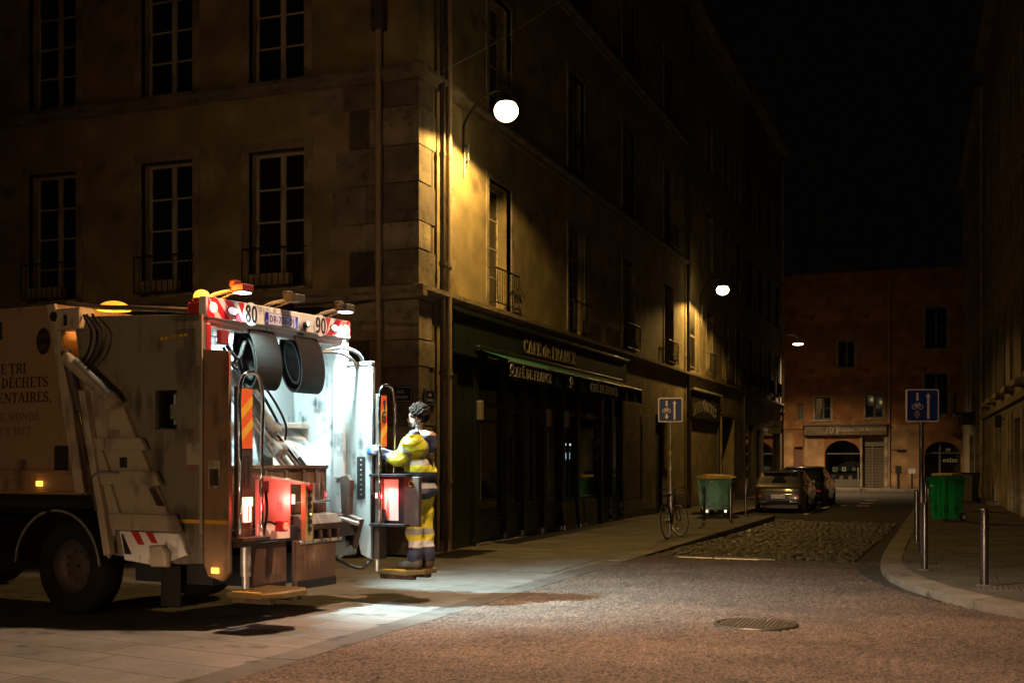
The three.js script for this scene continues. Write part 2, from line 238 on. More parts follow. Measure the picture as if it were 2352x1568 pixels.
// road paint beyond the cobbles
{
  const rm = struct('road_markings'); const y0 = -0.118, y1 = -0.115;
  for (const c of [[[2.3, -17.0], [4.4, -16.6], [4.4, -16.72], [2.3, -17.12]], [[3.93, -20.5], [4.05, -20.5], [4.09, -27.4], [3.97, -27.4]], [[3.95, -29.0], [4.64, -28.5], [4.64, -28.7], [3.95, -29.2]], [[4.92, -28.5], [5.42, -28.6], [5.42, -28.95], [4.92, -28.85]], [[4.88, -31.5], [5.36, -31.6], [5.36, -32], [4.88, -31.9]], [[4.8, -35.1], [5.28, -35.2], [5.28, -35.7], [4.8, -35.6]]]) part('painted_line', prism4(c, y0, y1), MT.paint, rm);
}
// iron covers and studded strips let into the paving
{
  const mh = thing('manhole_cover', 'round cast iron manhole cover in the brown asphalt', 'manhole cover', [6.7, 0.013, 6.64]);
  part('rim', uvBox(new THREE.LatheGeometry([[0.36, -0.03], [0.36, 0.006], [0.405, 0.006], [0.41, -0.03]].map(p => new THREE.Vector2(...p)), 40)), MT.castIron, mh);
  const lid = part('lid', cyl(V(0, -0.03, 0), V(0, 0.001, 0), 0.352, 0.352, 40), M([0.045, 0.036, 0.026], 0.5, { metalness: 0.5 }), mh);
  const st = []; for (let i = -8; i <= 8; i++) for (let j = -8; j <= 8; j++) { const x = i * 0.042, z = j * 0.042; if (x * x + z * z < 0.115) st.push(rbox(x - 0.014, x + 0.014, 0, 0.008, z - 0.014, z + 0.014, 0.003, 1)); }
  part('stud', st, MT.castIron, lid).userData.kind = 'stuff';
  const gr = thing('pavement_grate', 'dark iron ventilation grate in the paving below the corner', 'grate', [0.56, 0, -0.45]);
  part('frame', [rbox(-0.36, 0.36, -0.02, 0.012, -0.9, -0.85, 0.004), rbox(-0.36, 0.36, -0.02, 0.012, 0.85, 0.9, 0.004), rbox(-0.36, -0.32, -0.02, 0.012, -0.85, 0.85, 0.004), rbox(0.32, 0.36, -0.02, 0.012, -0.85, 0.85, 0.004)], MT.castIron, gr);
  part('backing', box(-0.32, 0.32, -0.02, 0.005, -0.85, 0.85), MT.dark, gr);
  const b = []; for (let z = -0.83; z < 0.84; z += 0.055) b.push(box(-0.32, 0.32, 0.005, 0.012, z, z + 0.02)); for (let x = -0.28; x < 0.3; x += 0.08) b.push(box(x, x + 0.014, 0.0055, 0.0115, -0.85, 0.85)); part('lattice', b, MT.castIron, gr);
  const pad = (name, label, x0, x1, z0, z1, y) => { const t = thing(name, label, 'tactile paving', [(x0 + x1) / 2, y, (z0 + z1) / 2], 0, 'tactile strips'); const w = (x1 - x0) / 2, d = (z1 - z0) / 2; part('plate', box(-w, w, -0.01, 0.008, -d, d), MT.concD, t);
    const s = []; for (let x = -w + 0.03; x < w - 0.01; x += 0.06) for (let z = -d + 0.03; z < d - 0.01; z += 0.06) { const g = new THREE.CylinderGeometry(0.011, 0.02, 0.006, 7); g.translate(x, 0.011, z); s.push(uvBox(g)); } part('studs', s, y > 0.05 ? MT.paver[2] : MT.conc[2], t).userData.kind = 'stuff'; };
  pad('tactile_strip', 'pale studded tactile strip near the asphalt edge of the pavement', 2.47, 3.12, -0.02, 2.28, 0.0);
  pad('tactile_strip', 'studded tactile strip behind the kerb between two bollards', 8.75, 9.7, 3.0, 3.5, 0.1);
}

// ---------- buildings ----------
const H = Math.PI / 2;
const frameGeo = {}, paneGeo = {};
function win(parent, face, s, y0, w, h, rows, o = {}) {   // s is the middle of the opening along the wall
  const rot = face === 'S' ? H : face === 'R' ? -H : 0, pos = face === 'S' ? [0, y0, -s] : face === 'R' ? [0, y0, s] : [s, y0, o.z ?? 0], key = [w, h, rows].join();
  const put = m => { m.rotation.y = rot; m.position.set(...pos); return m; }, d = o.deep ?? 0.22, f = 0.055, hw = w / 2;
  if (!frameGeo[key + d]) frameGeo[key + d] = mg([rbox(-hw, -hw + f, 0, h, -d - 0.06, -d, 0.008, 1), rbox(hw - f, hw, 0, h, -d - 0.06, -d, 0.008, 1), rbox(-hw + f, hw - f, h - f, h, -d - 0.06, -d, 0.008, 1), rbox(-hw + f, hw - f, 0, 0.09, -d - 0.06, -d, 0.008, 1), rbox(-0.05, 0.05, 0.09, h - f, -d - 0.058, -d + 0.008, 0.008, 1)]);
  const W = put(part('window', frameGeo[key + d], o.frame ?? MT.frame, parent)), cw = hw - f - 0.05, rh = (h - 0.09 - f) / rows;
  if (!paneGeo[key]) paneGeo[key] = [box(-cw / 2, cw / 2, -rh / 2, rh / 2, -0.003, 0.003), box(-cw / 2, cw / 2, -0.016, 0.016, -0.018, 0.014)];
  for (const k of [-1, 1]) for (let r = 0; r < rows; r++) {
    const p = part('pane', paneGeo[key][0], MT.glass, W); p.position.set(k * (0.05 + cw / 2), 0.09 + rh * (r + 0.5), -d - 0.035); p.rotation.set(rr(-0.006, 0.006), rr(-0.008, 0.008), 0);
    if (r) part('glazing_bar', paneGeo[key][1], o.frame ?? MT.frame, W).position.set(k * (0.05 + cw / 2), 0.09 + rh * r, -d - 0.03);
  }
  if (o.surround) { const t = o.surround; put(part('window_surround', [rbox(-hw - t, -hw, -0.02, h + t, -0.1, 0.025, 0.006, 1), rbox(hw, hw + t, -0.02, h + t, -0.1, 0.025, 0.006, 1), rbox(-hw, hw, h, h + t, -0.1, 0.024, 0.006, 1)], o.trim ?? MT.surround, parent)); }
  if (o.rail) { const rx = hw + 0.05, b = [cyl(V(-rx, 0.72, 0.16), V(rx, 0.72, 0.16), 0.016), cyl(V(-rx, 0.05, 0.16), V(rx, 0.05, 0.16), 0.012)]; for (let k = 0; k <= 10; k++) b.push(cyl(V(-rx + k * rx / 5, 0.05, 0.16), V(-rx + k * rx / 5, 0.72, 0.16), k % 10 ? 0.008 : 0.014, undefined, 6));
    for (const sx of [-rx, rx]) for (const yy of [0.05, 0.72]) b.push(cyl(V(sx, yy, -0.05), V(sx, yy, 0.16), 0.01, undefined, 6)); put(part('window_railing', b, MT.iron, parent)); }
  return W;
}
const course = (pts, y0, y1, depth) => {   // a moulded string course following the points [x,z]; outward is to the side of the street
  const g = []; for (let i = 0; i + 1 < pts.length; i++) { const [ax, az] = pts[i], [bx, bz] = pts[i + 1], L = Math.hypot(bx - ax, bz - az), h = y1 - y0;
    const s = poly([[0, 0], [depth * 0.35, 0.02], [depth * 0.45, h * 0.4], [depth, h * 0.6], [depth, h * 0.92], [0, h]], 0, L); s.rotateY(Math.atan2(bx - ax, bz - az)); s.translate(ax, y0, az); g.push(uvBox(s)); } return mg(g); };
const downpipe = (parent, x, z, y0, y1, r, m, off = 0.1) => { const a = [cyl(V(x, y0, z), V(x, y1, z), r, r, 14)]; for (let y = y0 + 1.2; y < y1; y += 1.9) a.push(cyl(V(x, y, z), V(x, y + 0.07, z), r + 0.014, undefined, 14)); return part('downpipe', a, m, parent); };
const Wy = [[4.62, 7.08, 4], [8.32, 10.75, 4], [12.3, 14.4, 3]];
{
  const b = thing('corner_building', 'tall yellow plaster building with stone quoins on the street corner', 'building');
  const bx = [-2.75, -5.07, -7.69, -10.4], sx = [3.85, 8.95, 13.8, 18.7];
  // walls
  const holesB = [], holesS = [];
  for (const [y0, y1] of Wy) { for (const x of bx) holesB.push(rect(x - 0.56, x + 0.56, y0, y1)); for (const s of sx) holesS.push(rect(s - 0.62, s + 0.62, y0, y1)); }
  part('bayard_wall', [poly(rect(-30, 0, 4.33, 17.3), -0.4, 0, 0, holesB), poly(rect(-30, -7.6, 0, 4.33), -0.4, 0), poly(rect(-1.75, 0, 0, 4.33), -0.4, 0)], MT.plasterY, b);
  const sw = [poly(rect(0.401, 21.4, 4.33, 17.3), -0.4, 0, 0, holesS), poly(rect(0.401, 1.2, 0, 4.33), -0.4, 0), poly([[13.1, 0], [16.95, 0], [16.95, 3.0], [18.5, 3.0], [18.5, 0], [21.4, 0], [21.4, 4.33], [13.1, 4.33]], -0.4, 0)].map(g => { g.rotateY(H); return uvBox(g); });
  part('servan_wall', mg(sw), MT.plasterY, b);
  part('roof', [box(-30, 0.35, 17.3, 17.5, -21.4, 0.35), box(-30, -0.4, 15.1, 15.2, -21.4, -0.4)], MT.plasterG, b);
  part('inner_wall', [box(-12, -0.42, 4.36, 4.42, -21.3, -0.42), box(-12, -11.9, 0, 17.2, -21.3, -0.42), box(-12, -0.42, 0, 17.2, -21.38, -21.3), box(-6, -5.9, 0, 4.3, -21, -0.5)], MT.dark, b);
  for (const [y0, y1, r] of Wy) { for (const x of bx) win(b, 'B', x, y0, 1.12, y1 - y0, r, { surround: 0.16, rail: y0 < 8 && x > -9 }); for (const s of sx) win(b, 'S', s, y0, 1.24, y1 - y0, r, { surround: 0.13, rail: true, deep: 0.26 }); }
  part('string_course', course([[0.0, -21.4], [0.0, 0]], 4.33, 4.57, 0.17), MT.stones[0], b); part('string_course', course([[0.0, 0], [-30, 0]], 4.33, 4.57, 0.17), MT.stones[0], b);
  part('string_course', course([[0.0, -21.4], [0.0, 0]], 8.05, 8.29, 0.15), MT.stones[1], b); part('string_course', course([[0.0, 0], [-30, 0]], 8.05, 8.29, 0.15), MT.stones[1], b);
  part('string_course', course([[0.0, -21.4], [0.0, 0]], 12.0, 12.22, 0.15), MT.stones[1], b); part('eaves', course([[0.0, -21.4], [0.0, 0]], 16.85, 17.29, 0.5), MT.plasterG, b);
  for (const y of [4.33, 8.05]) part('course_corner', rbox(-0.02, 0.172, y + 0.02, y + 0.236, -0.02, 0.172, 0.02), MT.stones[0], b);
  // corner stones, each its own block
  let y = 0, k = 0;
  while (y < 8.0) { let h = rr(0.42, 0.68); if (y < 4.33 && y + h > 4.2) h = 4.325 - y; if (y < 8.04 && y + h > 7.8) h = 8.045 - y; const wB = k % 2 ? rr(1.3, 1.75) : rr(0.75, 1.0), wS = k % 2 ? rr(0.42, 0.6) : rr(0.62, 0.74), g = 0.007, pr = rr(0.018, 0.034);
    const split = wB > 1.2 ? rr(0.62, 0.8) : wB;
    part('corner_stone', rbox(-split + g, pr, y + g, y + h - g, -wS + g, pr, 0.012), MT.stones[Math.floor(rnd() * 4)], b);
    if (split < wB) part('corner_stone', rbox(-wB + g, -split - g, y + g, y + h - g, -0.2, pr * rr(0.5, 1), 0.012), MT.stones[Math.floor(rnd() * 4)], b);
    if (k % 3 === 1) part('corner_stone', rbox(-wB - rr(0.4, 0.75), -wB - g, y + g, y + h - g, -0.2, rr(0.008, 0.016), 0.01), MT.stones[Math.floor(rnd() * 4)], b);
    y += h; k++; if (Math.abs(y - 4.325) < 0.01) y = 4.58; if (y > 8.0) break; }
  part('mortar', [box(-1.3, 0.006, 0, 8.05, -0.6, 0.006)], MT.joint, b);
  for (let i = 0; i < 5; i++) { const z = rr(-1.3, -1.15); part('wall_patch', RY(poly([[0, 0], [rr(0.2, 0.4), 0.05], [rr(0.25, 0.45), rr(0.3, 0.5)], [0.05, rr(0.4, 0.6)]], 0, 0.007), H, 0.0005, 4.8 + i * 0.55, z), MT.stones[i % 3], b); }
  downpipe(b, -0.68, 0.13, 0, 9.3, 0.055, MT.pipe); part('pipe_head', rbox(-0.8, -0.56, 8.9, 9.5, 0.03, 0.2, 0.02), MT.pipeD, b); downpipe(b, -0.66, 0.1, 9.5, 17.2, 0.045, MT.pipeD);
  downpipe(b, 0.11, -0.78, 0, 17, 0.05, MT.pipeD); downpipe(b, 0.12, -1.02, 0, 17, 0.06, MT.pipe);
  downpipe(b, 0.1, -21.2, 0, 17, 0.06, MT.pipeD);
  for (const g of [box(0, 0.03, 0, 0.5, -16.9, -13.15), box(0, 0.03, 0, 0.5, -21.1, -18.55), box(-1.7, -0.0, 0, 0.32, 0.035, 0.06)]) part('plinth', g, MT.stones[3], b);
  part('side_door', box(-0.22, -0.16, 0, 3.0, -18.5, -16.95), MT.dark, b); part('door_panel', [rbox(0.0, 0.035, 0.15, 2.9, -16.8, -15.2, 0.01)], MT.plasterG, b);
  // faded paper and scribbles on the wall beside the cafe
  const gm = M([1, 1, 1], 0.9, { map: canvas(256, 256, (x, w, h) => { x.fillStyle = '#6b563a'; x.fillRect(0, 0, w, h); for (let i = 0; i < 60; i++) { x.strokeStyle = ['#2a231a', '#8a7658', '#3a3325', '#57452c'][i % 4]; x.lineWidth = rr(1, 5); x.beginPath(); x.moveTo(rr(0, w), rr(0, h)); x.bezierCurveTo(rr(0, w), rr(0, h), rr(0, w), rr(0, h), rr(0, w), rr(0, h)); x.stroke(); } }) });
  const gp = part('scribbled_panel', flat(1.9, 2.6, 0.01), gm, b); gp.rotation.y = H; gp.position.set(0.007, 1.85, -14.1);
}
// planter boxes behind the railings
for (const [x, t] of [[-2.85, 'window box behind the railing above the truck lamp board'], [-5.2, 'window box behind the middle railing of the dark facade'], [-7.8, 'window box behind the railing above the truck body']]) {
  const w = thing('window_box', 'pale rectangular ' + t, 'planter', [x, 4.655, 0.06], 0, 'planters on the window ledges'); part('trough', rbox(-0.42, 0.42, 0, 0.24, -0.08, 0.08, 0.01), MT.surround, w); part('soil', box(-0.4, 0.4, 0.2, 0.243, -0.07, 0.07), MT.bed, w);
}
function twig(parent, n, len, spread) { const a = []; for (let i = 0; i < n; i++) { let p = V(rr(-0.2, 0.2), 0.1, rr(-0.05, 0.05)), d = V(rr(-1, 1) * spread, 1, rr(-0.3, 0.9) * spread).normalize(); for (let k = 0; k < 4; k++) { const q = p.clone().addScaledVector(d, len * rr(0.18, 0.3)); a.push(cyl(p, q, 0.006 - k * 0.001, 0.005 - k * 0.001, 4)); if (k > 0) { const e = p.clone().add(V(rr(-0.15, 0.15), rr(0.05, 0.2), rr(-0.12, 0.15))); a.push(cyl(p, e, 0.003, 0.002, 4)); } p = q; d.add(V(rr(-0.5, 0.5), rr(-0.3, 0.3), rr(-0.4, 0.4))).normalize(); } } return part('twigs', a, MT.cable, parent); }
for (const [z, t] of [[-4.7, 'bare twiggy plant in a pot behind the lamp-lit railing'], [-14.2, 'bare twiggy plant on the third window ledge along the side street'], [-19.1, 'bare twiggy plant on the window ledge beside the shuttered house']]) { const p = thing('potted_plant', t, 'plant', [0.06, 4.63, z], 0, 'bare plants on the ledges'); part('pot', uvBox(new THREE.CylinderGeometry(0.09, 0.07, 0.18, 14).translate(0, 0.09, 0)), MT.stones[0], p); twig(p, 8, 0.9, 1.1); }

// ---------- cafe front ----------
const cafeGreen = M([0.010, 0.018, 0.014], 0.5, { map: TX.grime, clearcoat: 0.2 }), gilt = M([0.19, 0.16, 0.11], 0.6), cream2 = M([0.36, 0.35, 0.31], 0.7);
{
  const c = thing('cafe_shopfront', 'dark green painted cafe front with glazed doors', 'shopfront');
  part('fascia', [rbox(0.0, 0.14, 3.55, 4.3, -13.05, -1.22, 0.015), rbox(0.0, 0.2, 4.25, 4.325, -13.1, -1.2, 0.015), rbox(0.0, 0.18, 3.5, 3.56, -13.1, -1.2, 0.01)], cafeGreen, c);
  part('fascia_lettering', RY(text('CAFE de FRANCE', 0.30, 0.015), H, 0.141, 3.98, -6.65), gilt, c);
  const pil = [1.24, 2.3, 3.95, 5.0, 6.3, 7.6, 8.75, 10.75, 11.75, 12.8];
  for (const s of pil) part('pilaster', rbox(-0.06, 0.10, 0, 3.5, -s - 0.22, -s, 0.012), cafeGreen, c);
  for (let i = 0; i + 1 < pil.length; i++) { const a = pil[i] + 0.22, z = pil[i + 1]; if (i === 0) { part('menu_panel', rbox(-0.04, 0.05, 0, 3.5, -z, -a, 0.01), cafeGreen, c); continue; }
    const door = i === 1 || i === 4; part('stall_riser', rbox(-0.04, 0.03, 0, door ? 0.5 : 0.75, -z, -a, 0.01), cafeGreen, c);
    part('riser_moulding', [rbox(0.03, 0.045, 0.1, 0.13, -z + 0.1, -a - 0.1, 0.004), rbox(0.03, 0.045, door ? 0.4 : 0.62, door ? 0.43 : 0.65, -z + 0.1, -a - 0.1, 0.004)], cafeGreen, c);
    part('transom', rbox(-0.05, 0.05, 2.62, 2.72, -z, -a, 0.008), cafeGreen, c);
    part('pane', box(-0.01, 0.0, door ? 0.5 : 0.75, 2.62, -z, -a), MT.pane, c); part('pane', box(-0.01, 0.0, 2.72, 3.5, -z, -a), MT.pane, c);
    if (door) { part('door_handle', [cyl(V(0.07, 0.85, -a - 0.12), V(0.07, 2.2, -a - 0.12), 0.014), cyl(V(0.0, 2.2, -a - 0.12), V(0.07, 2.2, -a - 0.12), 0.012), cyl(V(0.0, 0.85, -a - 0.12), V(0.07, 0.85, -a - 0.12), 0.012)], MT.steel, c); }
    else if (i % 2) part('mullion', rbox(-0.03, 0.03, 0.75, 2.62, -(a + z) / 2 - 0.03, -(a + z) / 2 + 0.03, 0.006), cafeGreen, c); }
  part('threshold', [rbox(-0.1, 0.16, -0.02, 0.035, -5.0, -2.35, 0.008)], MT.galv, c);
  part('wall_lamp', [rbox(0.1, 0.2, 2.35, 2.72, -2.5, -2.36, 0.02), rbox(0.1, 0.2, 2.35, 2.72, -6.5, -6.36, 0.02), rbox(0.1, 0.2, 2.35, 2.72, -7.8, -7.66, 0.02)], M([0.3, 0.28, 0.22], 0.5), c);
}
{
  const a = thing('awning', 'dark green folded awning with CAFÉ DE FRANCE valance', 'awning'); const gr = M([0.018, 0.12, 0.075], 0.75, { bumpMap: TX.cloth, bumpScale: 0.01 }), vg = M([0.008, 0.03, 0.022], 0.8, { bumpMap: TX.cloth, bumpScale: 0.012 });
  const P = []; const N = 60; for (let i = 0; i < N; i++) { const z0 = -2.3 - i * 9.9 / N, z1 = z0 - 9.9 / N, sg = z => 0.015 * Math.sin(z * 2.2) + 0.012 * Math.sin(z * 5.1); P.push([[0.15, 3.68, z0], [0.78, 3.44 + sg(z0), z0], [0.78, 3.44 + sg(z1), z1], [0.15, 3.68, z1]]); }
  const sheet = (q, t) => { const p = []; for (const [A, B, C, D] of q) for (const o of [0, 1]) { const f = v => [v[0], v[1] - o * t, v[2]]; const l = o ? [A, D, C, B] : [A, B, C, D]; const [a1, b1, c1, d1] = l.map(f); p.push(...a1, ...c1, ...b1, ...a1, ...d1, ...c1); } const g = new THREE.BufferGeometry(); g.setAttribute('position', new THREE.Float32BufferAttribute(p, 3)); g.computeVertexNormals(); return uvBox(g); };
  part('canopy', sheet(P, 0.004), gr, a);
  const S = []; for (let i = 0; i < N; i++) { const z0 = -2.3 - i * 9.9 / N, z1 = z0 - 9.9 / N, sg = z => 0.015 * Math.sin(z * 2.2) + 0.012 * Math.sin(z * 5.1), wv = z => 0.018 * Math.sin(z * 7) + 0.01 * Math.sin(z * 17), bt = z => 3.10 - 0.025 * Math.abs(Math.sin(z * 9)); S.push([[0.785, 3.44 + sg(z0), z0], [0.785 + wv(z0), bt(z0), z0], [0.785 + wv(z1), bt(z1), z1], [0.785, 3.44 + sg(z1), z1]]); }
  part('valance', sheet(S, 0.0), vg, a);
  for (const z of [-3.55, -8.6]) part('valance_lettering', RY(text('CAFÉ DE FRANCE', 0.19, 0.006), H, 0.806, 3.28, z), cream2, a);
  for (const z of [-2.36, -6.0]) part('crest', RY(mg([new THREE.TorusGeometry(0.08, 0.012, 6, 20), uvBox(new THREE.BoxGeometry(0.2, 0.04, 0.012)).translate(0, -0.12, 0)].map(g => uvBox(g))), H, 0.815, 3.29, z), cream2, a);
  part('front_bar', cyl(V(0.78, 3.43, -2.28), V(0.78, 3.43, -12.22), 0.02), MT.galv, a); part('roller_cassette', rbox(0.14, 0.24, 3.62, 3.74, -12.3, -2.2, 0.03), cafeGreen, a);
  for (const z of [-2.5, -7.2, -12.0]) part('folding_arm', [cyl(V(0.16, 3.6, z), V(0.45, 3.48, z + 0.25), 0.02), cyl(V(0.45, 3.48, z + 0.25), V(0.77, 3.42, z), 0.018)], MT.iron, a);
}
// things seen inside and in front of the cafe
{
  const f = thing('display_fridge', 'glass fronted drinks fridge glowing inside the dark cafe', 'fridge', [-1.0, 0, -11.3]);
  part('cabinet', [box(-0.6, 0, 0, 2.15, -0.44, -0.4), box(-0.6, 0, 0, 2.15, 0.4, 0.44), box(-0.6, -0.56, 0, 2.15, -0.4, 0.4), box(-0.56, 0, 2.05, 2.15, -0.4, 0.4), box(-0.56, 0, 0, 0.9, -0.4, 0.4)], M([0.05, 0.05, 0.055], 0.5), f);
  part('light_strip', box(-0.02, 0.005, 1.99, 2.04, -0.36, 0.36), M([0.9, 0.9, 0.9], 0.5, { emit: [1.3, 1.5, 1.6] }), f); point(f, [0.03, 2.0, 0], 0.012, COOL, 1);
  part('shelf', [box(-0.5, -0.05, 1.2, 1.22, -0.4, 0.4), box(-0.5, -0.05, 1.55, 1.57, -0.4, 0.4)], MT.steel, f);
  part('bottle', [-0.3, -0.18, -0.06, 0.06, 0.18, 0.3].map((z, i) => cyl(V(-0.1, i % 2 ? 1.22 : 1.57, z), V(-0.1, (i % 2 ? 1.22 : 1.57) + 0.24, z), 0.035, 0.03, 10)), M([0.35, 0.4, 0.42], 0.2), f);
  part('lit_sign', RY(text('BAR', 0.17, 0.01, sans), H, 0.02, 1.72, 0), M([0.8, 0.9, 1], 0.4, { emit: [0.7, 0.9, 1.1] }), f);
  const l = thing('back_bar_shelf', 'small warm lit bottle shelf behind the first cafe door', 'shelf', [-1.5, 1.5, -5.6]);
  part('board', [box(-0.02, 0, 0, 1.1, -0.5, 0.5), box(0, 0.2, 0.0, 0.02, -0.5, 0.5), box(0, 0.2, 0.5, 0.52, -0.5, 0.5)], MT.dark, l);
  part('lit_tile', [[-0.3, 0.12], [0.05, 0.12], [-0.3, 0.55], [0.05, 0.6]].map(([z, y]) => box(0.002, 0.012, y, y + 0.16, z, z + 0.2)), M([0.5, 0.4, 0.3], 0.6, { emit: [0.75, 0.52, 0.36] }), l);
  part('bottle', [-0.2, 0, 0.2, 0.35].map((z, i) => cyl(V(0.12, 0.02, z), V(0.12, 0.3, z), 0.04, 0.025, 10)), MT.dark, l);
  one('cafe_floor', box(-6, 0, -0.1, 0.0, -13.1, -1.2), MT.tar, 'dark floor inside the cafe behind the glass', 'floor');
  for (const [z, w, t] of [[-8.0, 0.85, 'first'], [-8.95, 0.28, 'narrow middle'], [-9.75, 0.9, 'last']]) { const p = thing('menu_board', t + ' pale board leaning on the cafe front by the step', 'board', [0.16, 0.02, z], 0, 'boards against the cafe'); const o = part('board', rbox(-0.012, 0.012, 0, 0.62, -w / 2, w / 2, 0.005), M([0.13, 0.115, 0.09], 0.7, { map: TX.grime }), p); o.rotation.z = 0.08; const e = part('edge', [box(-0.016, 0.016, 0, 0.63, -w / 2 - 0.012, -w / 2), box(-0.016, 0.016, 0, 0.63, w / 2, w / 2 + 0.012)], cream2, p); e.rotation.z = 0.08; }
}
// street name plates
const namePlate = (l1, l2, x, y, z, rot, label) => { const t = thing('street_name_plate', label, 'sign', [x, y, z], rot, 'street name plates'); part('backing', rbox(-0.225, 0.225, -0.14, 0.14, -0.012, 0.006, 0.006), MT.black, t);
  const m = M([1, 1, 1], 0.4, { map: canvas(512, 320, (c, w, h) => { c.fillStyle = '#0c1434'; c.fillRect(0, 0, w, h); c.strokeStyle = '#b9bcc4'; c.lineWidth = 8; c.strokeRect(14, 14, w - 28, h - 28); c.fillStyle = '#b9bcc4'; c.textAlign = 'center'; c.font = 'bold 84px sans-serif'; c.fillText(l1, w / 2, 140); c.fillText(l2, w / 2, 250); }) });
  const f = part('enamel_face', flat(0.43, 0.26), m, t); f.position.z = 0.0075; };
namePlate('RUE', 'BAYARD', -0.30, 2.72, 0.05, 0, 'small blue plate reading RUE BAYARD on the corner stones'); namePlate('RUE', 'SERVAN', 0.05, 2.68, -0.36, H, 'small blue plate reading RUE SERVAN round the corner');
// dark shop awning behind the truck
{
  const s = thing('shop_canopy', 'dark sagging shop canopy on the facade behind the truck', 'awning', [0, 0, 0]);
  part('cloth', poly([[0, 3.2], [0.85, 3.42], [0.86, 3.6], [0.0, 4.28]], 1.8, 7.5).rotateY(-H), MT.dark, s);
  part('shop_wall', box(-7.6, -1.75, 0, 4.33, -0.5, -0.3), MT.dark, s);
  part('stall_panel', [box(-7.6, -1.75, 0, 0.9, -0.3, -0.02), box(-4.8, -4.6, 0.9, 3.3, -0.3, -0.02)], M([0.05, 0.04, 0.035], 0.6), s);
}
for (const [pts, t] of [[[[-9.5, 4.3, 0.22], [-6, 4.2, 0.24], [-3.5, 4.26, 0.22], [-1.9, 4.18, 0.24], [-0.8, 4.3, 0.2]], 'sagging black cable along the string course above the truck'], [[[-9.5, 4.26, 0.26], [-5.2, 4.32, 0.24], [-4.2, 4.05, 0.28], [-2.6, 4.22, 0.26]], 'second looped black cable under the windows above the truck']]) one('wall_cable', tube(pts.map(p => V(...p)), 0.018, 60, 5), MT.cable, t, 'cable', 'cables on the facade');

